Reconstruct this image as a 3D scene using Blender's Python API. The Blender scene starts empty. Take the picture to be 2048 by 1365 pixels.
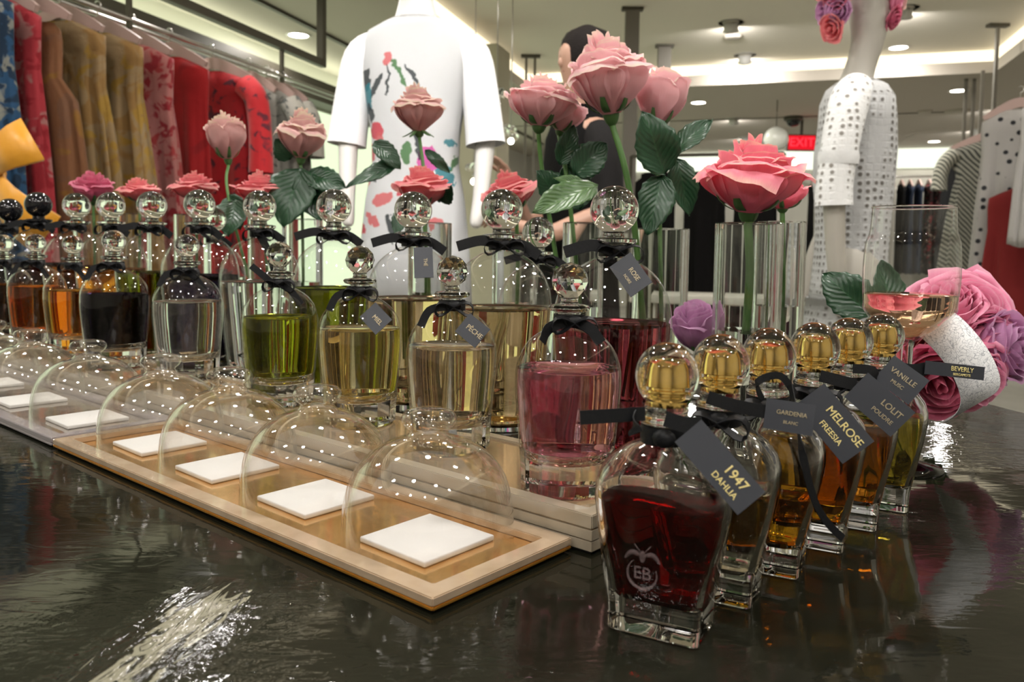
import bpy, bmesh, math, random
from mathutils import Vector, Matrix, noise
random.seed(7)
PI = math.pi
scene = bpy.context.scene
COL = scene.collection

# ------------------------------------------------------------------ camera model
F = 1575.0; SHIFT = 82.0; ROLL = .014; HC = 495.0
PY0 = 682.5 - SHIFT
PITCH = math.atan((PY0 - HC) / F)
EYE = .18                       # eye height above the table top
TZ = .80                        # table top above the floor
PSI = math.radians(17)          # heading of the camera, to the left of the shop's long axis
CP, SP = math.cos(PSI), math.sin(PSI)

def ray(px, py):
    x = (px - 1024) / F; y = -(py - PY0) / F
    cr, sr = math.cos(ROLL), math.sin(ROLL)
    x, y = x * cr - y * sr, x * sr + y * cr
    c, s = math.cos(PITCH), math.sin(PITCH)
    return (x, c + y * s, -s + y * c)

def P(px, py, Y):               # point at forward distance Y; x right, y forward, z above the table top
    d = ray(px, py)
    return Vector((d[0] / d[1] * Y, Y, EYE + d[2] / d[1] * Y))

def T(px, py, z=0.):            # point on the horizontal plane z above the table top
    d = ray(px, py); t = (z - EYE) / d[2]
    return Vector((d[0] * t, d[1] * t, z))

def W(p):                       # table frame -> world
    return Vector((p[0] * CP - p[1] * SP, p[0] * SP + p[1] * CP, p[2] + TZ))

def PW(px, py, Y):
    return W(P(px, py, Y))

def onX(px, X):                 # forward distance at which column px meets the world plane x = X
    d = ray(px, 500)
    r = d[0] / d[1]
    return X / (r * CP - SP)

cam = bpy.data.cameras.new('camera')
camo = bpy.data.objects.new('camera', cam); COL.objects.link(camo)
cam.sensor_width = 36; cam.lens = F * 36 / 2048; cam.shift_y = -SHIFT / 2048
cam.clip_start = .02; cam.clip_end = 60
cam.dof.use_dof = True; cam.dof.focus_distance = .56; cam.dof.aperture_fstop = 14
camo.location = (0, 0, TZ + EYE)
camo.rotation_euler = (Matrix.Rotation(PSI, 3, 'Z') @ Matrix.Rotation(PI / 2 - PITCH, 3, 'X') @ Matrix.Rotation(ROLL, 3, 'Z')).to_euler()
scene.camera = camo

# ------------------------------------------------------------------ materials
def srgb(r, g, b):
    f = lambda c: (c / 255 / 12.92) if c / 255 <= .04045 else ((c / 255 + .055) / 1.055) ** 2.4
    return (f(r), f(g), f(b), 1)

def newmat(name):
    m = bpy.data.materials.new(name); m.use_nodes = True
    nt = m.node_tree; nt.nodes.clear()
    out = nt.nodes.new('ShaderNodeOutputMaterial')
    return m, nt, out

def node(nt, typ, ins=None, **kw):
    n = nt.nodes.new(typ)
    for k, v in kw.items(): setattr(n, k, v)
    for k, v in (ins or {}).items():
        if isinstance(v, bpy.types.NodeSocket): nt.links.new(v, n.inputs[k])
        else: n.inputs[k].default_value = v
    return n

def math_(nt, op, a, b=0., c=None, clamp=False):
    n = node(nt, 'ShaderNodeMath', {0: a, 1: b}, operation=op, use_clamp=clamp)
    if c is not None: n.inputs[2].default_value = c
    return n.outputs[0]

def ramp(nt, fac, stops, interp='LINEAR'):
    n = node(nt, 'ShaderNodeValToRGB', {0: fac}); cr = n.color_ramp; cr.interpolation = interp
    while len(cr.elements) < len(stops): cr.elements.new(.5)
    for e, (p, c) in zip(cr.elements, stops):
        e.position = p; e.color = c if len(c) == 4 else (*c, 1)
    return n.outputs[0]

def mixc(nt, fac, a, b):
    n = node(nt, 'ShaderNodeMix', data_type='RGBA')
    for k, v in ((0, fac), (6, a), (7, b)):
        if isinstance(v, bpy.types.NodeSocket): nt.links.new(v, n.inputs[k])
        else: n.inputs[k].default_value = v
    return n.outputs[2]

def pbsdf(nt, out, **kw):
    n = node(nt, 'ShaderNodeBsdfPrincipled', {k.replace('_', ' '): v for k, v in kw.items()})
    nt.links.new(n.outputs[0], out.inputs[0]); return n

def pmat(name, col, rough=.5, bump=0, bscale=40, **kw):
    m, nt, out = newmat(name)
    tc = node(nt, 'ShaderNodeTexCoord').outputs['Object']
    nz = node(nt, 'ShaderNodeTexNoise', {'Vector': tc, 'Scale': bscale, 'Detail': 4.})
    c = mixc(nt, math_(nt, 'MULTIPLY', nz.outputs[0], .12), col, (col[0] * .8, col[1] * .8, col[2] * .8, 1))
    b = pbsdf(nt, out, Base_Color=c, Roughness=rough, **kw)
    if bump:
        bp = node(nt, 'ShaderNodeBump', {'Height': nz.outputs[0], 'Distance': bump, 'Strength': .6})
        nt.links.new(bp.outputs[0], b.inputs['Normal'])
    return m

def shell_mat(name, tint=(1, 1, 1, 1), k=.75, power=3.8, floor_=.04):
    """thin blown glass: clear straight through, mirror-like towards grazing angles"""
    m, nt, out = newmat(name)
    lw = node(nt, 'ShaderNodeLayerWeight', {'Blend': .5})
    f = math_(nt, 'MULTIPLY', math_(nt, 'POWER', lw.outputs['Facing'], power), k)
    f = math_(nt, 'ADD', f, floor_, clamp=True)
    tr = node(nt, 'ShaderNodeBsdfTransparent', {'Color': tint})
    gl = node(nt, 'ShaderNodeBsdfGlossy', {'Color': (1, 1, 1, 1), 'Roughness': .015})
    mx = node(nt, 'ShaderNodeMixShader', {0: f, 1: tr.outputs[0], 2: gl.outputs[0]})
    nt.links.new(mx.outputs[0], out.inputs[0]); return m

def glass_mat(name, col=(1, 1, 1, 1), ior=1.5, rough=0.):
    m, nt, out = newmat(name)
    g = node(nt, 'ShaderNodeBsdfGlass', {'Color': col, 'IOR': ior, 'Roughness': rough})
    nt.links.new(g.outputs[0], out.inputs[0]); return m

def emit_mat(name, col, s):
    m, nt, out = newmat(name)
    e = node(nt, 'ShaderNodeEmission', {'Color': col, 'Strength': s})
    nt.links.new(e.outputs[0], out.inputs[0]); return m

def cloth(name, base, spots=(), scale=14, rough=.8, kind='noise', width=.5, thr=.55):
    """woven cloth: base colour with printed blotches (noise), dots or slanting stripes"""
    m, nt, out = newmat(name)
    tc = node(nt, 'ShaderNodeTexCoord').outputs['Object']
    c = base
    if kind == 'noise':
        for i, s in enumerate(spots):
            mp = node(nt, 'ShaderNodeMapping', {'Vector': tc, 'Location': (3.7 * i, 1.3 * i, 7.1 * i)})
            nz = node(nt, 'ShaderNodeTexNoise', {'Vector': mp.outputs[0], 'Scale': scale * (1 + .25 * i), 'Detail': 2.5, 'Distortion': .6})
            f = ramp(nt, nz.outputs[0], [(thr - .03, (0, 0, 0)), (thr + .03, (1, 1, 1))])
            c = mixc(nt, f, c, s)
    elif kind == 'dots':
        v = node(nt, 'ShaderNodeTexVoronoi', {'Vector': tc, 'Scale': scale, 'Randomness': .55})
        f = ramp(nt, v.outputs['Distance'], [(width, (1, 1, 1)), (width + .05, (0, 0, 0))])
        c = mixc(nt, f, c, spots[0])
    elif kind == 'stripes':
        w = node(nt, 'ShaderNodeTexWave', {'Vector': tc, 'Scale': scale, 'Distortion': .3, 'Detail': 0.}, bands_direction='DIAGONAL')
        f = ramp(nt, w.outputs['Fac'], [(width, (0, 0, 0)), (width + .12, (1, 1, 1))])
        c = mixc(nt, f, c, spots[0])
    wv = node(nt, 'ShaderNodeTexNoise', {'Vector': tc, 'Scale': 25., 'Detail': 3.})
    bp = node(nt, 'ShaderNodeBump', {'Height': wv.outputs[0], 'Distance': .006, 'Strength': .5})
    pbsdf(nt, out, Base_Color=c, Roughness=rough, Normal=bp.outputs[0], Sheen_Weight=.15 if max(base[:3]) > .1 else 0., Specular_IOR_Level=.5 if max(base[:3]) > .1 else .15)
    return m

# ------------------------------------------------------------------ mesh helpers
def bm_(): return bmesh.new()

def obj(name, bm, mat, parent=None, smooth=True, ang=None):
    bmesh.ops.recalc_face_normals(bm, faces=bm.faces)
    me = bpy.data.meshes.new(name); bm.to_mesh(me); bm.free()
    for p in me.polygons: p.use_smooth = smooth
    if smooth and ang:
        try: me.set_sharp_from_angle(angle=math.radians(ang))
        except Exception: pass
    for m in (mat if isinstance(mat, (list, tuple)) else [mat]): me.materials.append(m)
    o = bpy.data.objects.new(name, me); COL.objects.link(o)
    if parent: o.parent = parent
    return o

def tag_(o, label, cat, group=None, kind=None):
    if label: o['label'] = label
    if cat: o['category'] = cat
    if group: o['group'] = group
    if kind: o['kind'] = kind
    return o

def thing(name, label, cat, p, rot=0., group=None, world=False):
    o = bpy.data.objects.new(name, None); COL.objects.link(o); o.empty_display_size = .02
    o.location = p if world else W(p)
    o.rotation_euler = (0, 0, rot + (0 if world else PSI))
    return tag_(o, label, cat, group)

def struct(name, bm, mat, smooth=False):
    o = obj(name, bm, mat, smooth=smooth); o['kind'] = 'structure'; return o

def box(bm, c, s, rot=None, bevel=0.):
    r = bmesh.ops.create_cube(bm, size=1)
    M = Matrix.Translation(c) @ (rot.to_4x4() if rot is not None else Matrix()) @ Matrix.Diagonal((*s, 1))
    bmesh.ops.transform(bm, matrix=M, verts=r['verts'])
    if bevel:
        es = list({e for v in r['verts'] for e in v.link_edges})
        bmesh.ops.bevel(bm, geom=es, offset=bevel, segments=2, affect='EDGES', profile=.5)

def loft(bm, rings, close=True, cap0=True, cap1=True):
    vs = [[bm.verts.new(p) for p in r] for r in rings]
    n = len(rings[0])
    for a, b in zip(vs, vs[1:]):
        for i in range(n if close else n - 1):
            j = (i + 1) % n
            bm.faces.new((a[i], a[j], b[j], b[i]))
    if close and cap0: bm.faces.new(list(reversed(vs[0])))
    if close and cap1: bm.faces.new(vs[-1])
    return vs

def lathe(bm, prof, n=40, c=(0, 0, 0), cap0=True, cap1=True, rot=0.):
    rings = [[(c[0] + r * math.cos(2 * PI * i / n + rot), c[1] + r * math.sin(2 * PI * i / n + rot), c[2] + z) for i in range(n)] for r, z in prof]
    return loft(bm, rings, True, cap0, cap1)

def spl(pts, n=6):
    """Catmull-Rom through tuples"""
    out = []
    P_ = [Vector(p) for p in pts]
    for i in range(len(P_) - 1):
        p0 = P_[max(i - 1, 0)]; p1 = P_[i]; p2 = P_[i + 1]; p3 = P_[min(i + 2, len(P_) - 1)]
        for k in range(n):
            t = k / n
            out.append(.5 * ((2 * p1) + (p2 - p0) * t + (2 * p0 - 5 * p1 + 4 * p2 - p3) * t * t + (3 * p1 - p0 - 3 * p2 + p3) * t ** 3))
    out.append(P_[-1]); return out

def sprof(pts, n=5):
    return [(max(p.x, 1e-5), p.y) for p in spl([(a, b, 0) for a, b in pts], n)]

def tube(bm, path, r, n=8, cap=True):
    path = [Vector(p) for p in path]
    rs = r if isinstance(r, (list, tuple)) else [r] * len(path)
    rings = []; ref = None
    for i, p in enumerate(path):
        t = (path[min(i + 1, len(path) - 1)] - path[max(i - 1, 0)]).normalized()
        if ref is None:
            ref = t.orthogonal().normalized()
        ref = (ref - t * ref.dot(t)).normalized()
        b = t.cross(ref)
        rings.append([p + (ref * math.cos(2 * PI * k / n) + b * math.sin(2 * PI * k / n)) * rs[i] for k in range(n)])
    loft(bm, rings, True, cap, cap)

def strip(bm, path, wdir, w, th=.0004, nrm=None):
    """flat band with a little thickness"""
    path = [Vector(p) for p in path]; rings = []
    for i, p in enumerate(path):
        t = (path[min(i + 1, len(path) - 1)] - path[max(i - 1, 0)]).normalized()
        wd = Vector(wdir[i] if isinstance(wdir, list) else wdir)
        wd = (wd - t * wd.dot(t)).normalized(); n = t.cross(wd)
        ww = w[i] if isinstance(w, list) else w
        rings.append([p + wd * ww / 2 + n * th, p - wd * ww / 2 + n * th, p - wd * ww / 2 - n * th, p + wd * ww / 2 - n * th])
    loft(bm, rings)

def ball(bm, c, r, seg=24, sq=(1, 1, 1)):
    s = bmesh.ops.create_uvsphere(bm, u_segments=seg, v_segments=max(6, seg // 2), radius=1)
    bmesh.ops.transform(bm, matrix=Matrix.Translation(c) @ Matrix.Diagonal((r * sq[0], r * sq[1], r * sq[2], 1)), verts=s['verts'])

def axis_M(d):
    return Vector((0, 0, 1)).rotation_difference(Vector(d).normalized()).to_matrix().to_4x4()

def skin(name, nodes, edges, mat, parent, sub=2):
    """one continuous surface grown around a joint skeleton; nodes: (x,y,z,rx,ry)"""
    me = bpy.data.meshes.new(name)
    me.from_pydata([n[:3] for n in nodes], edges, []); me.update()
    o = bpy.data.objects.new(name, me); COL.objects.link(o)
    md = o.modifiers.new('skin', 'SKIN'); md.use_smooth_shade = True
    me2 = o.data
    for i, n in enumerate(nodes):
        me2.skin_vertices[0].data[i].radius = (n[3], n[4])
        me2.skin_vertices[0].data[i].use_root = (i == 0)
    sd = o.modifiers.new('sub', 'SUBSURF'); sd.levels = sub; sd.render_levels = sub
    dg = bpy.context.evaluated_depsgraph_get(); dg.update()
    nm = bpy.data.meshes.new_from_object(o.evaluated_get(dg))
    o.modifiers.clear(); o.data = nm; bpy.data.meshes.remove(me)
    nm.materials.clear(); nm.materials.append(mat)
    for p in nm.polygons: p.use_smooth = True
    if parent: o.parent = parent
    return o

def text(name, body, size, mat, parent, M, extrude=.0001, align='CENTER', bold=0.):
    cu = bpy.data.curves.new(name, 'FONT'); cu.body = body; cu.size = size; cu.extrude = extrude
    cu.align_x = align; cu.align_y = 'CENTER'; cu.bevel_depth = bold; cu.bevel_resolution = 0
    cu.materials.append(mat)
    tmp = bpy.data.objects.new(name, cu); COL.objects.link(tmp)
    me = bpy.data.meshes.new_from_object(tmp.evaluated_get(bpy.context.evaluated_depsgraph_get()))
    bpy.data.objects.remove(tmp); bpy.data.curves.remove(cu); me.name = name
    me.materials.clear(); me.materials.append(mat)
    o = bpy.data.objects.new(name, me); COL.objects.link(o); o.parent = parent; o.matrix_local = M
    return o

# ------------------------------------------------------------------ material library
M_shell = shell_mat('clear bottle glass')
M_dome = shell_mat('blown dome glass', tint=(.985, .98, .97, 1), k=.78, power=3.4, floor_=.045)
M_solid = glass_mat('solid clear crystal', (.985, .985, .985, 1), 1.5)
M_blackglass = pmat('black glass', (.006, .006, .008, 1), .06)
M_vase = glass_mat('clear vase glass', (.97, .98, .975, 1), 1.47)
M_water = glass_mat('water', (.97, .985, .97, 1), 1.33)
M_gold = pmat('polished gold cap', (.90, .62, .20, 1), .09, Metallic=1.0)
M_black = pmat('black satin ribbon', (.006, .0063, .0075, 1), .5, bump=.0003, bscale=400, Specular_IOR_Level=.22)
M_tag = pmat('charcoal card', (.027, .030, .039, 1), .6, bscale=300)
M_foil = pmat('gold foil', (.95, .80, .36, 1), .3, Metallic=.55)
M_foild = pmat('dull gold print', (.36, .30, .19, 1), .4, Metallic=.3)
M_frost, nt_, out_ = newmat('etched frost')
mx_ = node(nt_, 'ShaderNodeMixShader', {0: .10, 1: node(nt_, 'ShaderNodeBsdfTransparent').outputs[0], 2: node(nt_, 'ShaderNodeBsdfDiffuse', {'Color': (.6, .45, .45, 1)}).outputs[0]})
nt_.links.new(mx_.outputs[0], out_.inputs[0])
M_chrome = pmat('brushed steel', (.55, .53, .5, 1), .3, Metallic=1.0)
M_bronze = pmat('dark bronze metal', (.07, .062, .045, 1), .45, Metallic=.4)
M_hang = pmat('blush plastic hanger', (.33, .22, .19, 1), .5)
M_white = pmat('mannequin lacquer', (.62, .60, .57, 1), .45)
M_stem = pmat('rose stem', (.07, .17, .035, 1), .5)
M_sepal = pmat('sepal green', (.05, .12, .03, 1), .5)
M_plaster = pmat('white plaster card', (.55, .545, .545, 1), .7, bump=.0012, bscale=60)

def leaf_mat(name, c1, c2):
    m, nt, out = newmat(name)
    uv = node(nt, 'ShaderNodeUVMap').outputs[0]
    sx = node(nt, 'ShaderNodeSeparateXYZ', {0: uv})
    d = math_(nt, 'ABSOLUTE', math_(nt, 'SUBTRACT', sx.outputs[0], .5))
    # side veins slant from the midrib
    v = math_(nt, 'SUBTRACT', math_(nt, 'MULTIPLY', sx.outputs[1], 9.), math_(nt, 'MULTIPLY', d, 7.))
    v = math_(nt, 'PINGPONG', v, .5)
    vein = math_(nt, 'MAXIMUM', math_(nt, 'LESS_THAN', v, .05), math_(nt, 'LESS_THAN', d, .02))
    nz = node(nt, 'ShaderNodeTexNoise', {'Vector': uv, 'Scale': 6., 'Detail': 3.})
    c = mixc(nt, nz.outputs[0], c1, c2)
    c = mixc(nt, math_(nt, 'MULTIPLY', vein, .35), c, (c2[0] * 2, c2[1] * 1.9, c2[2] * 1.7, 1))
    bp = node(nt, 'ShaderNodeBump', {'Height': v, 'Distance': .0015, 'Strength': .5})
    pbsdf(nt, out, Base_Color=c, Roughness=.33, Normal=bp.outputs[0])
    return m
M_leaf = leaf_mat('dark rose leaf', (.008, .035, .014, 1), (.018, .065, .028, 1))
M_leaf2 = leaf_mat('lighter rose leaf', (.045, .10, .03, 1), (.075, .15, .05, 1))

def petal_mat(name, body, edge, inner, green=0.):
    m, nt, out = newmat(name)
    uv = node(nt, 'ShaderNodeUVMap').outputs[0]
    s = node(nt, 'ShaderNodeSeparateXYZ', {0: uv})
    nz = node(nt, 'ShaderNodeTexNoise', {'Vector': node(nt, 'ShaderNodeTexCoord').outputs['Object'], 'Scale': 70., 'Detail': 3.})
    e = math_(nt, 'ADD', s.outputs[1], math_(nt, 'MULTIPLY', math_(nt, 'SUBTRACT', nz.outputs[0], .5), .16))
    c = ramp(nt, e, [(0., inner), (.45, body), (.90, body), (1., edge)])
    st = node(nt, 'ShaderNodeTexNoise', {'Vector': node(nt, 'ShaderNodeMapping', {'Vector': uv, 'Scale': (40., 2., 1.)}).outputs[0], 'Scale': 1.5, 'Detail': 3.})
    bp = node(nt, 'ShaderNodeBump', {'Height': st.outputs[0], 'Distance': .0012, 'Strength': .35})
    b_ = pbsdf(nt, out, Base_Color=c, Roughness=.55, Normal=bp.outputs[0], Sheen_Weight=.2)
    tl = node(nt, 'ShaderNodeBsdfTranslucent', {'Color': c, 'Normal': bp.outputs[0]})
    mx = node(nt, 'ShaderNodeMixShader', {0: .38, 1: b_.outputs[0], 2: tl.outputs[0]})
    nt.links.new(mx.outputs[0], out.inputs[0])
    return m
M_rpale = petal_mat('pale pink petals', (.92, .55, .58, 1), (.88, .72, .60, 1), (.90, .45, .50, 1))
M_rcream = petal_mat('cream pink petals', (.72, .42, .40, 1), (.74, .62, .46, 1), (.70, .34, .33, 1))
M_rfront = petal_mat('rose pink petals', (.92, .25, .33, 1), (.88, .50, .42, 1), (.90, .17, .28, 1))
M_rcoral = petal_mat('coral pink petals', (.78, .19, .215, 1), (.80, .36, .31, 1), (.68, .13, .165, 1))
M_rmauve = petal_mat('mauve pink petals', (.62, .12, .22, 1), (.66, .20, .28, 1), (.5, .08, .15, 1))
M_rhot = petal_mat('candy pink petals', (.84, .30, .46, 1), (.86, .42, .55, 1), (.80, .16, .30, 1))
M_rlilac = petal_mat('lilac petals', (.56, .27, .48, 1), (.62, .36, .55, 1), (.46, .18, .38, 1))

# ------------------------------------------------------------------ roses and leaves
def rose_bm(R, H, opn, L, seed, M=Matrix(), fine=True, ruff=1.):
    rnd = random.Random(seed); bm = bm_(); uvl = bm.loops.layers.uv.new('UVMap')
    nu, nv = (10, 10) if fine else (7, 7)
    for i in range(L):
        t = i / max(1, L - 1)
        n = [2, 3, 3, 3, 4, 4, 5, 5][min(i, 7)] if L > 4 else [3, 3, 4, 5][i]
        for k in range(n):
            ph = 2 * PI * k / n + i * 2.4 + rnd.uniform(-.15, .15)
            dphi = PI / n * (1.65 - .25 * t) * rnd.uniform(.92, 1.08)
            rm = R * (.14 + .80 * t ** .85) * rnd.uniform(.96, 1.04)
            fl = opn * t ** 2 * R * .26 * rnd.uniform(.75, 1.2)
            ht = H * (1. + .03 * math.sin(3 * i + k) - opn * .30 * t ** 1.5) * rnd.uniform(.95, 1.03)
            curl = opn * t * H * .26 * rnd.uniform(.7, 1.35)
            grid = []; lean = rnd.uniform(-.5, .5)
            for b in range(nv + 1):
                v = b / nv; row = []
                wdt = .55 + .45 * math.sin(PI * min(1., .1 + v * .8))
                for a in range(nu + 1):
                    u = -1 + 2 * a / nu
                    w = max(0., (v - .58) / .42)
                    rad = rm * (.16 + .84 * math.sin(PI * min(.60, .02 + v * .78)) ** .8) * (1 + .10 * u * (1 - .4 * t))
                    rad += fl * w ** 2 * (1 - .35 * u * u)
                    rad += fl * .55 * abs(u) ** 3 * v
                    z = ht * v ** .82 - curl * w ** 2.6 * (1 - .4 * u * u + lean * u) - ht * .16 * abs(u) ** 4 * v
                    ang = ph + u * dphi * wdt
                    q = Vector((rad * math.cos(ang), rad * math.sin(ang), z))
                    j = noise.noise_vector(q * (60 if R < .08 else 40) * .05 / R + Vector((seed * 3.1, i * 1.7, k * 2.3))) * R * .035 * ruff * (.3 + v * v * 1.4)
                    row.append((M @ (q + j), (u * .5 + .5, v)))
                grid.append(row)
            vs = [[bm.verts.new(p[0]) for p in r] for r in grid]
            for b in range(nv):
                for a in range(nu):
                    f = bm.faces.new((vs[b][a], vs[b][a + 1], vs[b + 1][a + 1], vs[b + 1][a]))
                    for lp, (bb, aa) in zip(f.loops, ((b, a), (b, a + 1), (b + 1, a + 1), (b + 1, a))):
                        lp[uvl].uv = grid[bb][aa][1]
    return bm

def calyx_bm(R, H, seed, M=Matrix(), droop=.0):
    rnd = random.Random(seed); bm = bm_()
    lathe_p = sprof([(.05 * R, -.16 * H), (.16 * R, -.10 * H), (.22 * R, .0), (.19 * R, .06 * H)], 3)
    vs = lathe(bm, lathe_p, 12)
    for k in range(5):
        a = 2 * PI * k / 5 + .4 + rnd.uniform(-.2, .2); ln = rnd.uniform(.6, 1.0)
        path = []; wd = []
        for j in range(7):
            s = j / 6
            r = R * (.2 + .62 * math.sin(s * 1.5) * ln); z = H * (.02 + .5 * s * s * ln * (1 - droop) - droop * .5 * s)
            path.append((r * math.cos(a), r * math.sin(a), z)); wd.append(max(.0015, R * .20 * math.sin(PI * min(1, .25 + s * .75)) ** 1.2))
        strip(bm, path, (-math.sin(a), math.cos(a), 0), wd, .0004)
    bmesh.ops.transform(bm, matrix=M, verts=bm.verts)
    return bm

def leaf_bm(base, tip, width, nrm, fold=.25, sag=.12, seed=0):
    base, tip, nrm = Vector(base), Vector(tip), Vector(nrm)
    ax = tip - base; L = ax.length; ax.normalize()
    nrm = (nrm - ax * nrm.dot(ax)).normalized(); side = ax.cross(nrm)
    bm = bm_(); uvl = bm.loops.layers.uv.new('UVMap'); N, K = 12, 8
    g = []
    for i in range(N + 1):
        v = i / N
        hw = width / 2 * (math.sin(PI * v ** .8) ** .75) if 0 < v < 1 else 0.0
        hw *= 1 + .05 * ((i % 2) * 2 - 1)        # toothed margin
        row = []
        for k in range(K + 1):
            u = -1 + 2 * k / K
            p = base + ax * (L * v) + side * (hw * u) + nrm * (hw * fold * abs(u) - sag * L * (v - .2) ** 2 + .03 * L * math.sin(seed + 7 * v + 2 * u))
            row.append(bm.verts.new(p))
        g.append(row)
    for i in range(N):
        for k in range(K):
            f = bm.faces.new((g[i][k], g[i][k + 1], g[i + 1][k + 1], g[i + 1][k]))
            for lp, (a, b) in zip(f.loops, ((i, k), (i, k + 1), (i + 1, k + 1), (i + 1, k))):
                lp[uvl].uv = (b / K, a / N)
    bmesh.ops.remove_doubles(bm, verts=bm.verts, dist=1e-6)
    bmesh.ops.solidify(bm, geom=bm.faces, thickness=.0005)
    return bm

def rose(label, mat, base, head, R, H, opn=.6, L=7, seed=1, axis=(0, 0, 1), leaves=(), group=None, stem_r=.0028, mid=None, ruff=1., droop=0.):
    """base: foot of the stem, head: bottom of the bloom (table frame)"""
    base, head = Vector(base), Vector(head)
    r = thing('rose', label, 'rose', base, group=group)
    M = Matrix.Translation(head - base) @ axis_M(axis)
    obj('blossom', rose_bm(R, H, opn, L, seed, M, ruff=ruff), mat, r)
    obj('sepal', calyx_bm(R, H, seed, M, droop), M_sepal, r)
    b = bm_(); e = head - base - Vector(axis).normalized() * H * .12
    mm = (Vector(mid) - base) if mid is not None else e * .5 + Vector((.004, 0, 0))
    tube(b, spl([(0, 0, 0), mm, e], 8), stem_r, 8)
    obj('stem', b, M_stem, r)
    for (bp, tp, w, n, m) in leaves:
        lb = leaf_bm(Vector(bp) - base, Vector(tp) - base, w, n, seed=len(r.children))
        lo = obj('leaf', lb, m, r)
    return r

# ------------------------------------------------------------------ the room
m, nt, out = newmat('shop floor stone')
tc = node(nt, 'ShaderNodeTexCoord').outputs['Object']
nz = node(nt, 'ShaderNodeTexNoise', {'Vector': tc, 'Scale': 2.5, 'Detail': 6.})
pbsdf(nt, out, Base_Color=ramp(nt, nz.outputs[0], [(.3, (.26, .245, .21)), (.7, (.33, .31, .27))]), Roughness=.25)
M_floor = m
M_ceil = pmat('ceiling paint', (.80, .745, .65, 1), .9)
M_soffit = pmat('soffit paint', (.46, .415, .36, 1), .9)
M_wall = pmat('wall paint', (.45, .43, .37, 1), .85)
M_pillar = pmat('pillar paint', (.42, .39, .29, 1), .8)
M_panel = emit_mat('backlit glass panel', (.86, 1., .66, 1), .95)
M_coveglow = emit_mat('cove lamp', (1., .87, .60, 1), 1.7)
M_band = emit_mat('shelf light band', (.96, 1., .80, 1), 1.1)
M_lamp = emit_mat('downlight lens', (1., .91, .78, 1), 20.)
M_lamp.cycles.emission_sampling = 'NONE'
LAMPW = 11.5

XL, XR, YB, YF = -3.9, 3.4, -3.6, 13.6
ZS, ZR = 2.60, 2.80
CX0, CX1, CY0, CY1 = -2.32, 2.0, -3.2, 8.1
b = bm_(); box(b, ((XL + XR) / 2, (YB + YF) / 2, -.05), (XR - XL, YF - YB, .1)); struct('floor', b, M_floor)
b = bm_()
box(b, ((CX0 + CX1) / 2, (CY0 + CY1) / 2, ZR + .05), (CX1 - CX0 + .6, CY1 - CY0 + .6, .1)); struct('ceiling', b, M_ceil)
b = bm_()
t_ = .1
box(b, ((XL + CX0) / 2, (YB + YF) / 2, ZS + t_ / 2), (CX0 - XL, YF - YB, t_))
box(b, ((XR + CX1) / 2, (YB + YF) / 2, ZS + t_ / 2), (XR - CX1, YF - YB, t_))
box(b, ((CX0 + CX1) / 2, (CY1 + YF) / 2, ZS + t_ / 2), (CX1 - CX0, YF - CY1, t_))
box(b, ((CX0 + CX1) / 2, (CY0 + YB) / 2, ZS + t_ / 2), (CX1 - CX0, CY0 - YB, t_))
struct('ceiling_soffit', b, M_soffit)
for nm, c, s in (('wall_left', (XL - .05, (YB + YF) / 2, 1.45), (.1, YF - YB, 2.9)), ('wall_right', (XR + .05, (YB + YF) / 2, 1.45), (.1, YF - YB, 2.9)),
                 ('wall_front', ((XL + XR) / 2, YB - .05, 1.45), (XR - XL + .2, .1, 2.9)), ('wall_back', ((XL + XR) / 2, YF + .05, 1.45), (XR - XL + .2, .1, 2.9))):
    b = bm_(); box(b, c, s); struct(nm, b, M_wall)
# cove lamp strips standing just behind the soffit edge
for c, s in (((CX0 - .02, (CY0 + CY1) / 2, (ZS + ZR) / 2 + .06), (.04, CY1 - CY0, .1)), ((CX1 + .02, (CY0 + CY1) / 2, (ZS + ZR) / 2 + .06), (.04, CY1 - CY0, .1)),
             (((CX0 + CX1) / 2, CY1 + .02, (ZS + ZR) / 2 + .06), (CX1 - CX0, .04, .1))):
    b = bm_(); box(b, c, s)
    i_ = len([o for o in COL.objects if o.name.startswith('cove_light')])
    o = obj('cove_light', b, M_coveglow, smooth=False)
    tag_(o, ['warm cove light strip along the left edge of the raised ceiling', 'warm cove light strip along the right edge of the raised ceiling', 'warm cove light strip across the far edge of the raised ceiling'][i_], 'ceiling light')
# trim: track grooves in the left soffit
b = bm_(); box(b, (-3.2, 4.5, ZS - .012), (.035, 15, .02)); struct('trim_1', b, M_bronze)
b = bm_(); box(b, (.0, 10.2, ZS - .004), (6.4, .02, .006)); struct('trim_2', b, M_bronze)
# backlit display wall on the left
for i, (y0, y1) in enumerate(((1.2, 4.6), (4.7, 8.1), (8.2, 11.6))):
    b = bm_(); box(b, (XL + .03, (y0 + y1) / 2, 1.10), (.04, y1 - y0, 2.2))
    tag_(obj('backlit_panel', b, M_panel, smooth=False), ['glowing pale green wall panel behind the yellow dresses', 'glowing pale green wall panel behind the grey print blouses', 'glowing pale green wall panel behind the white shirt dress mannequin'][i], 'wall panel')
b = bm_(); box(b, (XL + .12, 5.2, 2.28), (.22, 12.6, .10)); box(b, (XL + .22, 5.2, 2.37), (.02, 12.6, .08))
tag_(obj('wall_valance', b, M_bronze, smooth=False), 'dark bronze valance beam above the glowing panels of the left wall', 'beam')
b = bm_(); box(b, (XL + .15, 5.2, 2.405), (.10, 12.4, .02)); tag_(obj('valance_uplight', b, emit_mat('valance uplight tube', (.93, 1., .74, 1), 7.), smooth=False), 'pale green uplight strip on top of the left wall valance', 'ceiling light')
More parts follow.
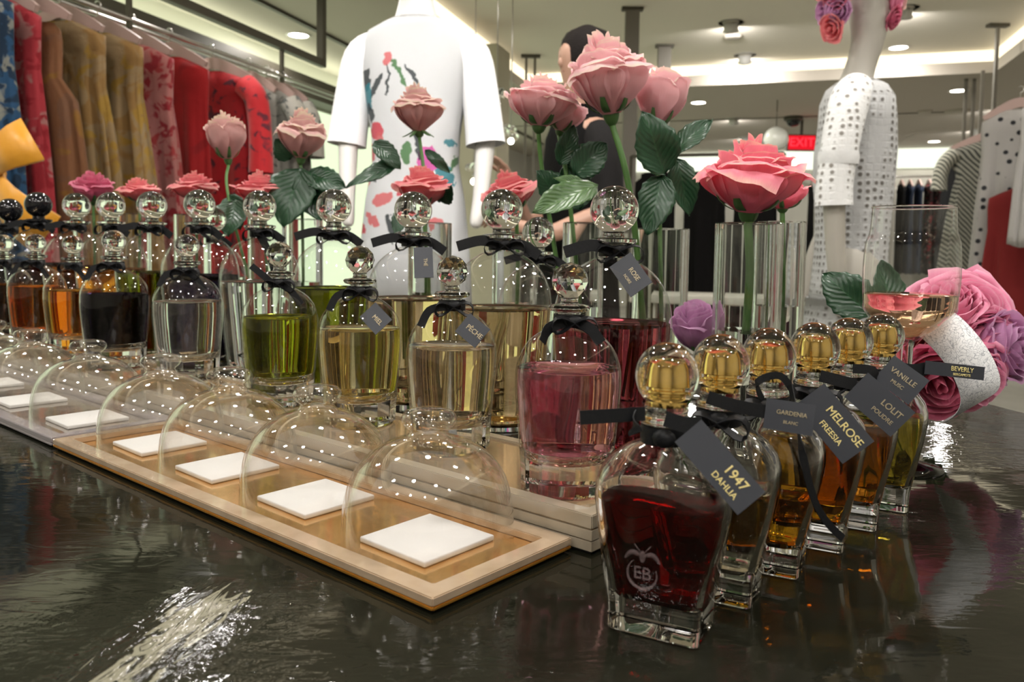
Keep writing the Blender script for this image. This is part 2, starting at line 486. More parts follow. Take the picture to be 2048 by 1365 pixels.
# far wall: lit shelf band
b = bm_(); box(b, (.55, YF - .04, 2.44), (5.2, .06, .30)); tag_(obj('lit_shelf_band', b, M_band, smooth=False), 'bright shelf light band along the top of the far wall', 'light')
# beige column behind the white dressed mannequin
q = PW(965, 400, 6.6)
b = bm_(); box(b, (q.x, q.y, 1.3), (.34, .34, 2.6)); struct('column', b, M_pillar)

def lamp_in(th, r, at, R_):
    ld = bpy.data.lights.new('lamp', 'AREA'); ld.shape = 'DISK'; ld.size = 2 * r; ld.energy = LAMPW; ld.color = (1., .965, .92)
    lo = bpy.data.objects.new('lamp', ld); COL.objects.link(lo); lo.parent = th
    M_ = Matrix.Translation(at)
    if R_ is not None: M_ = R_.to_4x4() @ M_
    lo.matrix_local = M_

def downlight(px, py, label, ceil='S', spot=False, r=.065, world=None):
    zc = ZS if ceil == 'S' else ZR
    if world: p = Vector((*world, zc))
    else:
        t = T(px, py, zc - TZ); p = W(t)
    th = thing('downlight', label, 'ceiling light', p, group='ceiling downlights', world=True)
    b = bm_()
    if spot:
        lathe(b, [(r * 1.35, -.004), (r * 1.35, 0), (r * .9, 0), (r * .9, -.004)], 24, cap0=False, cap1=False)
        obj('trim_ring', b, M_white, th)
        b = bm_(); R_ = Matrix.Rotation(.6, 3, 'X')
        lathe(b, [(r * .75, .0), (r * .75, -.05), (r * .85, -.07), (r * .7, -.07)], 20)
        bmesh.ops.transform(b, matrix=R_.to_4x4(), verts=b.verts); obj('lamp_head', b, M_white, th)
        b = bm_(); lathe(b, [(r * .7, -.0705), (.001, -.0705)], 20); bmesh.ops.transform(b, matrix=R_.to_4x4(), verts=b.verts)
        obj('lens', b, M_lamp, th); lamp_in(th, r * .7, (0, 0, -.0715), R_)
    else:
        lathe(b, [(r * 1.3, -.001), (r * 1.3, -.006), (r, -.006), (r, -.001)], 28, cap0=False, cap1=False)
        obj('trim_ring', b, M_white, th)
        b = bm_(); lathe(b, [(r, -.003), (.001, -.003)], 14); obj('lens', b, M_lamp, th); lamp_in(th, r, (0, 0, -.008), None)
    return th

DL = [(597, 70, 'S', 0, 'downlight in the soffit between the dress rack and the white dressed mannequin'),
      (1810, 16, 'R', 1, 'angled spot lamp right of the flower wreathed mannequin head'),
      (1462, 45, 'R', 1, 'angled spot lamp in the raised ceiling above the front pink rose, upper one'),
      (1490, 110, 'R', 1, 'angled spot lamp in the raised ceiling above the front pink rose, lower one'),
      (1797, 95, 'R', 0, 'round downlight in the raised ceiling right of the mannequin neck'),
      (1397, 205, 'S', 0, 'bright downlight just beyond the cove over the dark rose leaves'),
      (1917, 181, 'S', 0, 'bright downlight beside the twin hanging posts at right'),
      (1467, 237, 'S', 1, 'small spot lamp above the front pink rose beyond the cove'),
      (2003, 215, 'S', 1, 'large spot lamp at right over the polka dot dress'),
      (1957, 259, 'S', 1, 'small spot lamp above the striped dress'),
      (1490, 275, 'S', 1, 'small spot lamp left of the white globe'),
      (1868, 283, 'S', 0, 'small downlight above the rack on the far wall'),
      (1372, 282, 'S', 0, 'tiny downlight beside the tip of the long rose leaf'),
      (1812, 300, 'S', 0, 'tiny downlight above the navy clothes on the far wall')]
for px, py, c, s, lb in DL: downlight(px, py, lb, c, bool(s), r=.075)
k_ = 0
for x in (-1.55, -.45, .65, 1.6):
    for y in (-2.2, -.6, 1.0, 2.6, 4.36):
        if (x, y) in ((-1.55, 4.36), (-.45, 4.36)): continue
        k_ += 1
        downlight(0, 0, 'round downlight in the raised ceiling over the table, out of frame', 'R', False, .075, world=(x, y))
for y in (-1., 1.2, 3.4):
    downlight(0, 0, 'round downlight in the left soffit over the dress rack', 'S', False, .075, world=(-2.75, y))

# angled spot lamp of the display, aimed at the white dress
q0 = Vector((-.55, .25, ZR)); tgt = PW(832, 230, 2.75)
th = thing('spot_lamp', 'angled spot lamp aimed at the white dress, out of frame overhead', 'ceiling light', q0, world=True)
aim = (tgt - q0).normalized(); Ma = axis_M(-aim)
b = bm_(); lathe(b, [(.05, .06), (.05, -.05), (.06, -.08), (.052, -.08), (.045, -.05)], 20, cap1=False); bmesh.ops.transform(b, matrix=Matrix.Translation((0, 0, -.12)) @ Ma, verts=b.verts); obj('lamp_head', b, M_white, th)
b = bm_(); tube(b, [(0, 0, 0), (0, 0, -.09)], .012, 8); obj('stem', b, M_white, th)
ld = bpy.data.lights.new('lamp', 'AREA'); ld.shape = 'DISK'; ld.size = .10; ld.energy = 3.2; ld.spread = math.radians(42); ld.color = (1., .965, .93)
lo = bpy.data.objects.new('lamp', ld); COL.objects.link(lo); lo.parent = th; lo.matrix_local = Matrix.Translation(Vector((0, 0, -.12)) + aim * .082) @ Ma

def post(pxs, pytop, ceil, zbot, label, r=.012, flat=None):
    zc = ZR if ceil == 'R' else ZS
    p0 = W(T(sum(pxs) / len(pxs), pytop, zc - TZ))
    th = thing('hanging_post', label, 'post', p0, world=True, group=None)
    Yd = T(sum(pxs) / len(pxs), pytop, zc - TZ).y
    b = bm_(); wd = max(.16, (pxs[-1] - pxs[0]) / F * Yd + .1)
    Rz = Matrix.Rotation(PSI, 3, 'Z')
    box(b, (0, 0, -.012), (wd, .06, .024), Rz); obj('ceiling_plate', b, M_bronze, th, smooth=False)
    for px in pxs:
        off = (px - sum(pxs) / len(pxs)) / F * Yd
        o_ = Rz @ Vector((off, 0, 0)); b = bm_()
        if flat: box(b, (o_.x, o_.y, (zbot - zc) / 2 - .01), (flat, .05, zc - zbot - .02), Rz)
        else: box(b, (o_.x, o_.y, (zbot - zc) / 2 - .01), (2 * r, 2 * r, zc - zbot - .02), Rz)
        obj('post', b, M_post, th, smooth=False)
    return th
M_post = pmat('taupe metal post', (.16, .145, .12, 1), .5, Metallic=.2)
post([1265], 15, 'R', 1.1, 'wide taupe hanging post above the tallest pink rose', flat=.105)
post([1329], 90, 'R', 1.3, 'wide taupe hanging post right of the tallest pink rose', flat=.115)
post([1053, 1070], 110, 'R', 1.5, 'pair of thin hanging posts left of the person')
post([1935, 1951], 114, 'R', 1.9, 'pair of thin hanging posts above the striped dress')
post([1996], 48, 'R', 1.9, 'single thin hanging post above the polka dot dress')
# exit sign, globe, dome camera on the far soffit
M_red = emit_mat('red sign letters', (1., .02, .03, 1), 3.0)
M_redface = emit_mat('red sign face', (1., .015, .03, 1), .75)
p = PW(1602, 286, 9.8)
th = thing('exit_sign', 'red glowing exit sign left of the lace mannequin', 'sign', p, rot=PSI, world=True)
b = bm_(); box(b, (0, 0, 0), (.36, .05, .20)); obj('housing', b, M_bronze, th, smooth=False)
b = bm_(); box(b, (0, -.028, 0), (.33, .006, .17)); obj('face', b, M_redface, th, smooth=False)
text('lettering', 'EXIT', .15, M_red, th, Matrix.Translation((0, -.033, 0)) @ Matrix.Rotation(PI / 2, 4, 'X'), .001)
b = bm_(); box(b, (0, 0, (ZS - p.z) / 2 + .05), (.03, .03, ZS - p.z - .1)); obj('bracket', b, M_bronze, th, smooth=False)
p = PW(1552, 278, 8.6)
th = thing('globe_pendant', 'white globe pendant left of the red exit sign', 'lamp', p, world=True)
b = bm_(); ball(b, (0, 0, 0), .13, 32); obj('globe', b, pmat('opal glass', (.66, .66, .60, 1), .3), th)
b = bm_(); tube(b, [(0, 0, .12), (0, 0, ZS - p.z)], .005, 6); obj('cord', b, M_bronze, th)
p = W(T(1587, 234, ZS - TZ))
th = thing('ceiling_camera', 'black dome camera under the soffit above the exit sign', 'camera', p, world=True)
b = bm_(); lathe(b, [(.11, 0), (.11, -.04), (.10, -.045)], 28); obj('base', b, M_bronze, th)
b = bm_(); ball(b, (0, 0, -.045), .085, 24, (1, 1, .9)); obj('dome', b, M_blackglass, th)
for i, (px, py, c) in enumerate(((1380, 146, 'R'), (1645, 133, 'R'))):
    p = W(T(px, py, (ZR if c == 'R' else ZS) - TZ)); b = bm_(); box(b, (0, 0, -.02), (.16, .06, .04), Matrix.Rotation(PSI, 3, 'Z'))
    o = obj('ceiling_plate', b, M_bronze, smooth=False); o.location = p
    tag_(o, ['dark ceiling plate at the cove right of the tall roses', 'dark ceiling plate at the cove left of the lace mannequin neck'][i], 'ceiling plate')
for i, (px, py) in enumerate(((1920, 222), (1850, 222), (1466, 72))):
    p = W(T(px, py, (ZS if i < 2 else ZR) - TZ)); b = bm_(); lathe(b, [(.16 if i == 0 else .08, 0), (.15 if i == 0 else .07, -.02), (.05, -.022)], 28)
    o = obj('ceiling_vent', b, M_soffit); o.location = p
    tag_(o, ['large round ceiling speaker grille beside the bright right downlight', 'small round detector on the far soffit right of the lace mannequin', 'small round detector below the upper spot lamp'][i], 'ceiling fitting')
# crystal pendants beside the white dress mannequin
M_bulb = emit_mat('small pendant bulb', (1., .95, .8, 1), 9.)
for i, (px, py, Y) in enumerate(((994, 190, 4.6), (1022, 266, 4.9), (948, 346, 4.6))):
    p = PW(px, py, Y)
    th = thing('crystal_pendant', ['crystal pendant lamp beside the right sleeve of the white dress', 'crystal pendant lamp left of the pale rose stem', 'crystal pendant lamp between white dress and its bent arm'][i], 'lamp', p, world=True, group='crystal pendants')
    b = bm_(); tube(b, [(0, 0, .05), (0, 0, ZR - p.z)], .004, 6); obj('cord', b, M_chrome, th)
    rnd = random.Random(i)
    for k in range(5):
        b = bm_(); c = Vector((rnd.uniform(-.05, .05), rnd.uniform(-.05, .05), rnd.uniform(-.03, .06))); ball(b, c, .026, 12); obj('crystal', b, M_solid, th)
    b = bm_(); ball(b, (0, 0, -.05), .02, 12); obj('bulb', b, M_bulb, th)

# ------------------------------------------------------------------ garments
def hanger(p, rot, label, group, w=.40):
    th = thing('clothes_hanger', label, 'hanger', p, rot=rot, world=True, group=group)
    b = bm_(); path = spl([(-w / 2, 0, -.155), (-w / 4, 0, -.105), (0, 0, -.07), (w / 4, 0, -.105), (w / 2, 0, -.155)], 5)
    strip(b, path, (0, 0, 1), [.026 + .034 * math.sin(PI * k / (len(path) - 1)) for k in range(len(path))], .009); obj('bar', b, M_hang, th, ang=40)
    b = bm_(); tube(b, [(0, 0, -.06), (0, 0, -.01)] + [(.018 * math.sin(a), 0, .010 + -.018 * math.cos(a) + .0) for a in (0.2, .9, 1.7, 2.5, 3.3, 4.0)], .003, 6); obj('hook', b, M_chrome, th)
    return th

def garment(p, rot, name, cat, label, mat, w=.42, d=.075, L=1.0, flare=1.15, neck=.07, folds=7, fa=.018, sleeve=0., group=None, strap=False, seed=0, waist=None, smat=None):
    th = thing(name, label, cat, p, rot=rot, world=True, group=group)
    rnd = random.Random(seed); ph = rnd.uniform(0, 6); N = 56; rings = []
    prof = [(-.115, neck, .03), (-.125, neck + .03, .035), (-.15, w * .36, .045), (-.18, w * .49, .055), (-.24, w * .50, d * .5), (-.38, w * .48 * (waist or 1), d * .5)]
    if strap: prof = [(-.17, w * .30, .03), (-.2, w * .36, .045), (-.24, w * .38, d * .5), (-.38, w * .36, d * .5)]
    nst = 10
    for i in range(1, nst + 1):
        s = i / nst; prof.append((-.38 - (L - .38) * s, w * .48 * ((waist or 1) + (flare - (waist or 1)) * s ** .8), d * .5 * (1 + .5 * s)))
    for z, hw, hd in prof:
        s = max(0., (-z - .25) / max(.1, L - .25)); ring = []
        for k in range(N):
            a = 2 * PI * k / N
            f = fa * min(1, s * 2.2) * (math.sin(folds * a + ph + .8 * z) + .5 * math.sin((folds * 2 + 1) * a - ph + 2 * z))
            ca, sa = math.cos(a), math.sin(a)
            x = (abs(ca) ** .8) * (1 if ca > 0 else -1) * (hw + f * .6); y = (abs(sa) ** .8) * (1 if sa > 0 else -1) * (hd + f)
            ring.append((x, y, z + (.012 * math.sin(3 * a + ph) if z < -L + .02 else 0)))
        rings.append(ring)
    b = bm_(); loft(b, rings, cap0=False, cap1=False); bmesh.ops.solidify(b, geom=b.faces, thickness=.003)
    obj('bodice', b, mat, th)
    if sleeve:
        for sx in (-1, 1):
            b = bm_(); r0 = .062
            tube(b, spl([(sx * w * .40, 0, -.19), (sx * w * .54, -.005, -.27), (sx * (w * .56 + .02), -.015, -.19 - sleeve * .6), (sx * (w * .55 + .03), -.02, -.19 - sleeve)], 4), [r0, r0, r0, r0 * .98, r0 * .96, r0 * .94, r0 * .93, r0 * .92, r0 * .92, r0 * .93, r0 * .95, r0 * .97, r0][:13], 16, cap=False)
            obj('sleeve', b, smat or mat, th)
    return th

C = {
 'blue': cloth('blue floral print', (.02, .09, .20, 1), [(.30, .30, .26, 1), (.006, .03, .07, 1)], 16, thr=.54),
 'redprint': cloth('red and blush print', (.50, .035, .05, 1), [(.50, .22, .20, 1), (.36, .01, .02, 1)], 13, thr=.55),
 'tan': cloth('tan orange print', (.30, .125, .05, 1), [(.36, .17, .03, 1), (.26, .12, .06, 1)], 7, thr=.58),
 'yellow': cloth('mustard and cream print', (.40, .27, .13, 1), [(.44, .26, .04, 1), (.36, .20, .06, 1)], 8, thr=.54),
 'pinkprint': cloth('pink and red dabbed print', (.52, .20, .18, 1), [(.46, .05, .05, 1), (.36, .02, .03, 1)], 14, thr=.57),
 'red': cloth('crimson crepe', (.46, .008, .010, 1), [(.34, .006, .008, 1)], 5),
 'reddark': cloth('scarlet with dark sprigs', (.48, .008, .014, 1), [(.10, .006, .018, 1)], 18, thr=.60),
 'grey': cloth('grey sprigged cotton', (.34, .32, .28, 1), [(.08, .085, .08, 1)], 17, thr=.60),
 'bow': cloth('golden satin', (.62, .27, .012, 1), (), 5, rough=.45),
 'black': cloth('black crepe', (.010, .009, .009, 1)), 'navy': cloth('navy denim', (.035, .045, .075, 1)),
 'ivory': cloth('ivory cotton', (.55, .52, .46, 1)), 'darkfloral': cloth('dark floral print', (.03, .02, .02, 1), [(.30, .22, .18, 1), (.25, .02, .03, 1)], 14, thr=.6),
 'maroon': cloth('maroon crepe', (.16, .012, .016, 1)), 'charcoal': cloth('charcoal wool', (.04, .04, .042, 1)),
 'stripe': cloth('sage and cream diagonal stripe', (.42, .40, .33, 1), [(.055, .06, .05, 1)], 15., kind='stripes', width=.5),
 'polka': cloth('white cotton with black dots', (.58, .55, .52, 1), [(.03, .03, .035, 1)], 15, kind='dots', width=.20),
 'plainwhite': cloth('white shirting', (.60, .57, .55, 1)), 'rednavy': cloth('red wool', (.32, .02, .02, 1)),
}
RX, RZ = -2.72, 1.98
# left rack
th = thing('clothes_rack', 'ceiling hung clothes rack with bronze frame along the left wall', 'clothes rack', (RX, 3.9, RZ), world=True)
b = bm_(); tube(b, [(0, -3.4, 0), (0, 2.6, 0)], .012, 10); obj('rail', b, M_chrome, th)
b = bm_(); tube(b, [(-.14, -3.4, .02), (-.14, 2.6, .02)], .010, 10); obj('rail', b, M_chrome, th)
b = bm_(); box(b, (0.03, -1.45, .16), (.04, 4.25, .045)); obj('frame_beam', b, M_bronze, th, smooth=False)
for y in (.65, -3.3):
    b = bm_(); box(b, (.03, y, .45), (.045, .045, .6)); obj('ceiling_pole', b, M_bronze, th, smooth=False)
for y in (-.95, .25, 2.2):
    b = bm_(); box(b, (.0, y, .06), (.02, .02, .20)); obj('bracket', b, M_bronze, th, smooth=False)
b = bm_(); box(b, (-.1, -.98, .17), (.40, .09, .05)); obj('cross_bar', b, M_bronze, th, smooth=False)

LEFT = [(-70, 'blue', 'dress', 'blue and white floral dress with a golden bow at the left end of the rack', dict(L=1.2, seed=1, w=.5)),
        (8, 'redprint', 'dress', 'red and blush printed dress beside the blue floral dress', dict(L=1.3, flare=1.35, seed=2, w=.40)),
        (62, 'tan', 'dress', 'tan orange strappy dress hanging beside the red printed dress', dict(L=1.3, flare=1.5, strap=True, seed=3, w=.46)),
        (132, 'yellow', 'dress', 'mustard and cream dress, first of the yellow ones beside the tan dress', dict(L=1.25, flare=1.5, seed=4, fa=.038, folds=13, w=.44)),
        (205, 'yellow', 'dress', 'mustard and cream dress, last of the yellow ones beside the pink dabbed dress', dict(L=1.25, flare=1.45, seed=5, fa=.038, folds=13, w=.46)),
        (272, 'pinkprint', 'dress', 'pink dress dabbed with red beside the yellow dresses', dict(L=1.25, flare=1.4, seed=6, w=.44)),
        (345, 'red', 'dress', 'plain crimson dress beside the pink dabbed dress', dict(L=1.2, flare=1.1, seed=7, w=.44)),
        (428, 'reddark', 'dress', 'scarlet long sleeved dress with dark sprigs behind the cream rose', dict(L=1.25, flare=1.15, seed=8, sleeve=.45, w=.50)),
        (500, 'grey', 'blouse', 'grey sprigged blouse next to the scarlet dress', dict(L=.75, seed=9, w=.36)),
        (536, 'grey', 'blouse', 'grey sprigged blouse second from the scarlet dress', dict(L=.8, seed=10, sleeve=.3, w=.38)),
        (566, 'grey', 'blouse', 'grey sprigged blouse at the far end of the left rack', dict(L=.8, seed=11, sleeve=.3, w=.36))]
for px, mk, cat, lb, kw in LEFT:
    Yd = onX(px, RX); q = W(P(px, 500, Yd)); p = (RX, q.y, RZ)
    hanger(p, .0, 'blush hanger holding the ' + ' '.join(lb.split()[:7]), 'hangers on the left rack', w=kw.get('w', .42) * .95)
    g = garment(p, .0, 'hanging_' + cat, cat, lb, C[mk], group='garments on the left rack', **kw)
    if mk == 'blue':
        bb = bm_()
        for sx, sz, ln_ in ((1, .55, .15), (-1, .5, .14), (1, -.75, .20), (-1, -.8, .18)):
            path = [(sx * ln_ * q_ * .75, -.12 - .05 * math.sin(PI * q_), -.62 + sz * ln_ * q_) for q_ in (0, .2, .4, .6, .8, 1.)]
            strip(bb, path, (-sz, 0, sx * .9), [.03, .05, .075, .095, .11, .12], .006)
        ball(bb, (0, -.13, -.62), .028, 12)
        o = obj('bow', bb, C['bow'], g); o.location = (.37, -.05, 0.02); o.scale = (1.3, 1, 1.3)

# right rack
RX2, RZ2 = 1.84, 1.98
th = thing('clothes_rack', 'ceiling hung clothes rack of striped and dotted dresses at the right', 'clothes rack', (RX2, 6.2, RZ2 - .03), world=True)
b = bm_(); tube(b, [(0, -2.2, 0), (0, 2.6, 0)], .014, 10); obj('rail', b, M_bronze, th)
for y in (-.2, 1.6):
    b = bm_(); box(b, (0, y, .31), (.025, .025, .60)); obj('pole', b, M_post, th, smooth=False)
RIGHT = [(2112, 'plainwhite', 'shirt', 'white shirt with cuffed hem at the right edge over the red skirt', dict(L=.95, w=.40, seed=20), .0),
         (2024, 'polka', 'dress', 'white dress with small black dots at the right', dict(L=1.25, w=.40, flare=1.2, seed=21), .0),
         (1962, 'stripe', 'dress', 'sage and cream diagonally striped dress left of the dotted dress', dict(L=1.35, w=.52, flare=1.25, sleeve=.30, waist=.8, seed=22), .0),
         (1925, 'charcoal', 'dress', 'charcoal dress hanging behind the striped dress', dict(L=1.2, w=.42, seed=23), 0.)]
for px, mk, cat, lb, kw, dz in RIGHT:
    Yd = {'plainwhite': 4.4, 'polka': 4.9, 'stripe': 6.3, 'charcoal': 7.6}[mk]
    q = PW(px, 500, Yd); p = (q.x, q.y, RZ2)
    hanger(p, -.25, 'hanger holding the ' + ' '.join(lb.split()[:7]), 'hangers on the right rack', w=kw['w'] * .95)
    garment(p, -.25, 'hanging_' + cat, cat, lb, C[mk], group='garments on the right rack', **kw)
q = PW(2052, 560, 4.75)
garment((q.x, q.y, 1.50), -.25, 'hanging_skirt', 'skirt', 'red skirt with navy panel at the right edge', C['rednavy'], w=.44, L=1.0, seed=30, group='garments on the right rack')
# far wall rail
th = thing('clothes_rack', 'long rail of clothes under the bright band of the far wall', 'clothes rack', (.6, YF - .5, 2.12), world=True)
b = bm_(); tube(b, [(-2.4, 0, 0), (2.4, 0, 0)], .014, 10); obj('rail', b, M_chrome, th)
for x in (-2.2, 0., 2.2):
    b = bm_(); box(b, (x, .24, .02), (.03, .5, .03)); obj('bracket', b, M_bronze, th, smooth=False)
FAR = [(1783, 'ivory', 'ivory dress hanging on the far rail just right of the lace mannequin'), (1801, 'black', 'black dress on the far rail beside the ivory dress'), (1818, 'navy', 'navy denim dress on the far rail, first of the navy pair'),
       (1836, 'navy', 'navy denim dress on the far rail, second of the navy pair'), (1856, 'darkfloral', 'dark floral blouse on the far rail beside the navy pair'), (1874, 'darkfloral', 'dark floral dress on the far rail, second of the florals'),
       (1892, 'darkfloral', 'dark floral dress on the far rail, nearest the maroon dress'), (1910, 'maroon', 'maroon dress on the far rail near the striped dress'), (1929, 'charcoal', 'charcoal coat at the right end of the far rail'),
       (1412, 'black', 'black dress on the far rail beneath the hanging rose leaf'), (1432, 'charcoal', 'charcoal dress on the far rail just left of the front rose vase'), (1640, 'maroon', 'maroon dress on the far rail behind the lace mannequin arm'), (1622, 'black', 'black coat on the far rail right of the front rose')]
for i, (px, mk, lb) in enumerate(FAR):
    d = ray(px, 400); r_ = d[0] / d[1]; Yd = (YF - .5) / (r_ * SP + CP); q = W(P(px, 400, Yd)); p = (q.x, q.y, 2.12)
    hanger(p, PI / 2 + .06, 'hanger holding the ' + ' '.join(lb.split()[:7]), 'hangers on the far rail', w=.36)
    garment(p, PI / 2 + .06, 'hanging_dress', 'dress', lb, C[mk], w=.42, d=.06, fa=.008, L=1.45 if i < 9 else 1.6, flare=1.1, seed=40 + i, group='garments on the far rail')
# low dark display bench in the middle distance
q = PW(1425, 560, 4.55)
th = thing('display_bench', 'low pale display bench in the distance below the black dresses', 'bench', (q.x, q.y, 0), world=True)
b = bm_(); box(b, (0, 0, .70), (.9, .4, .05), None, .006); obj('bench_top', b, M_wall, th)
for sx in (-1, 1):
    b = bm_(); box(b, (sx * .38, 0, .3375), (.05, .34, .675)); obj('leg', b, M_wall, th, smooth=False)
for i, (px, py) in enumerate(((1400, 470), (1425, 470), (1384, 480))):
    q = PW(1404, 560, 5.35) + Vector((-.33 + .33 * i, 0, 0))
    garment((q.x, q.y, 1.62), 0., 'hanging_dress', 'dress', ['long black dress on the middle stand left of the front vase', 'long black dress on the middle stand touching the front vase edge', 'long black dress on the middle stand under the hanging leaf'][i], C['black'], w=.28, flare=1.05, L=1.25, seed=70 + i, group='black dresses on the middle stand')
q = PW(1404, 560, 5.35)
th = thing('garment_stand', 'dark stand carrying the long black dresses', 'clothes rack', (q.x, q.y, 0), world=True)
b = bm_(); tube(b, [(-.5, 0, 1.62), (.5, 0, 1.62)], .012, 8); obj('rail', b, M_bronze, th)
for sx in (-1, 1):
    b = bm_(); tube(b, [(sx * .5, 0, .02), (sx * .5, 0, 1.62)], .012, 8); obj('pole', b, M_bronze, th)
    b = bm_(); box(b, (sx * .5, 0, .012), (.05, .4, .024)); obj('foot', b, M_bronze, th, smooth=False)

# ------------------------------------------------------------------ mannequins
def ell(cx, cy, z, a, bq, n=40, ex=2.2, fold=None, rot=0.):
    r = []
    for k in range(n):
        t = 2 * PI * k / n; c, s = math.cos(t), math.sin(t)
        x = abs(c) ** (2 / ex) * (1 if c > 0 else -1) * a; y = abs(s) ** (2 / ex) * (1 if s > 0 else -1) * bq
        if fold: f = fold(t); x *= 1 + f; y *= 1 + f
        r.append((cx + x * math.cos(rot) - y * math.sin(rot), cy + x * math.sin(rot) + y * math.cos(rot), z))
    return r

Y0 = 2.75
sh_est = P(820, 60, Y0).z + TZ - .30
# white dress: printed flowers over the lower front
m, nt, out = newmat('white dress with painted flowers')
tc = node(nt, 'ShaderNodeTexCoord').outputs['Object']
s = node(nt, 'ShaderNodeSeparateXYZ', {0: tc})
c = (.82, .83, .84, 1)
wn = node(nt, 'ShaderNodeTexNoise', {'Vector': tc, 'Scale': 38., 'Detail': 2.})
dv = node(nt, 'ShaderNodeVectorMath', {0: node(nt, 'ShaderNodeVectorMath', {0: wn.outputs[1], 1: (.5, .5, .5)}, operation='SUBTRACT').outputs[0], 1: (.035, 0., .035)}, operation='MULTIPLY')
wp = node(nt, 'ShaderNodeVectorMath', {0: tc, 1: dv.outputs[0]}, operation='ADD')
K_ = Y0 / F
cor, red, mag, teal, grn, drk = (.76, .16, .17, 1), (.72, .05, .09, 1), (.75, .08, .45, 1), (.02, .26, .32, 1), (.06, .22, .05, 1), (.012, .025, .03, 1)
for px_, py_, rx_, rz_, rot_, col in ((790, 130, 9, 14, 0, cor), (768, 178, 6, 26, -.5, drk), (793, 170, 3, 30, .0, drk), (815, 158, 4, 34, .5, grn), (842, 165, 4, 30, .6, drk), (743, 165, 11, 20, 0, drk), (746, 200, 13, 28, 0, teal), (752, 228, 8, 18, .3, drk),
        (765, 262, 17, 15, 0, red), (772, 275, 7, 7, 0, cor), (745, 300, 14, 22, .3, cor), (790, 300, 14, 7, .4, grn), (735, 350, 20, 16, 0, cor), (760, 345, 6, 18, .4, drk), (870, 318, 20, 26, 0, mag), (828, 305, 11, 22, 0, grn), (850, 290, 5, 30, .2, drk),
        (908, 285, 9, 8, 0, teal), (900, 350, 16, 26, .2, teal), (915, 320, 4, 20, -.4, grn), (890, 372, 5, 22, -.5, drk), (780, 395, 22, 12, .3, cor), (760, 432, 20, 9, -.6, cor), (735, 450, 10, 10, 0, red), (830, 380, 20, 10, .1, red), (850, 430, 14, 24, 0, grn), (885, 440, 16, 14, 0, cor), (800, 450, 6, 30, .2, drk)):
    cx_, cz_ = (px_ - 832) * K_, sh_est - (py_ - 60) * K_
    v1 = node(nt, 'ShaderNodeVectorMath', {0: wp.outputs[0], 1: (cx_, 0., cz_)}, operation='SUBTRACT')
    v2 = node(nt, 'ShaderNodeVectorRotate', {'Vector': v1.outputs[0], 'Angle': rot_}, rotation_type='Y_AXIS')
    v3 = node(nt, 'ShaderNodeVectorMath', {0: v2.outputs[0], 1: (1 / (rx_ * K_), 0., 1 / (rz_ * K_))}, operation='MULTIPLY')
    ln = node(nt, 'ShaderNodeVectorMath', {0: v3.outputs[0]}, operation='LENGTH')
    f = math_(nt, 'MULTIPLY', math_(nt, 'LESS_THAN', ln.outputs['Value'], 1.), math_(nt, 'LESS_THAN', s.outputs[1], 0.))
    c = mixc(nt, math_(nt, 'MULTIPLY', f, .9), c, col)
pbsdf(nt, out, Base_Color=c, Roughness=.7, Sheen_Weight=.1)
M_dress = m

q = P(832, 300, Y0); base = Vector((q.x, q.y, -TZ + .30))
th = thing('mannequin', 'white mannequin wearing a white dress painted with flowers behind the roses', 'mannequin', base, rot=-.12)
SCL = 1.0
sh = P(820, 60, Y0).z + TZ - .30          # shoulder height above its plinth
nodes = [(0, 0, .88, .13, .10), (0, 0, 1.05, .105, .085), (0, -.005, 1.20, .12, .10), (0, .0, sh - .05, .13, .085), (0, .01, sh + .04, .062, .058), (-.005, .005, sh + .13, .052, .052), (0, -.01, sh + .22, .075, .09), (0, -.01, sh + .33, .07, .085),
         (-.17, .01, sh - .04, .052, .052), (-.215, .0, sh - .22, .044, .044), (-.235, -.02, sh - .36, .038, .038), (-.225, -.06, sh - .58, .028, .028), (-.215, -.08, sh - .68, .030, .022),
         (.17, .01, sh - .04, .052, .052), (.225, .0, sh - .22, .044, .044), (.245, .0, sh - .36, .038, .038), (.235, -.05, sh - .58, .028, .028), (.22, -.07, sh - .68, .030, .022),
         (-.09, 0, .78, .085, .09), (-.09, 0, .45, .055, .06), (-.09, 0, .08, .036, .04), (-.09, -.10, .03, .035, .025),
         (.09, 0, .78, .085, .09), (.09, 0, .45, .055, .06), (.09, 0, .08, .036, .04), (.09, -.10, .03, .035, .025)]
edges = [(0, 1), (1, 2), (2, 3), (3, 4), (4, 5), (5, 6), (6, 7), (3, 8), (8, 9), (9, 10), (10, 11), (11, 12), (3, 13), (13, 14), (14, 15), (15, 16), (16, 17), (0, 18), (18, 19), (19, 20), (20, 21), (0, 22), (22, 23), (23, 24), (24, 25)]
skin('body', nodes, edges, M_white, th)
b = bm_()
rings = []
for z, a, d_, y in ((sh + .035, .085, .075, .01), (sh + .02, .12, .085, .01), (sh - .005, .17, .092, .01), (sh - .05, .192, .10, .005), (sh - .14, .185, .115, 0), (sh - .25, .168, .122, -.005), (sh - .36, .152, .112, 0), (sh - .46, .150, .108, 0), (sh - .58, .172, .118, 0), (sh - .75, .19, .13, 0), (sh - .95, .20, .14, 0)):
    rings.append(ell(0, y, z, a, d_, 48, 2.4, (lambda t, zz=z: .012 * math.sin(9 * t + zz * 4) * max(0, min(1, (sh - .2 - zz) * 2)))))
loft(b, rings, cap0=False, cap1=False); bmesh.ops.solidify(b, geom=b.faces, thickness=.004)
obj('dress', b, M_dress, th)
M_sleeve = cloth('white dress cotton', (.80, .80, .81, 1))
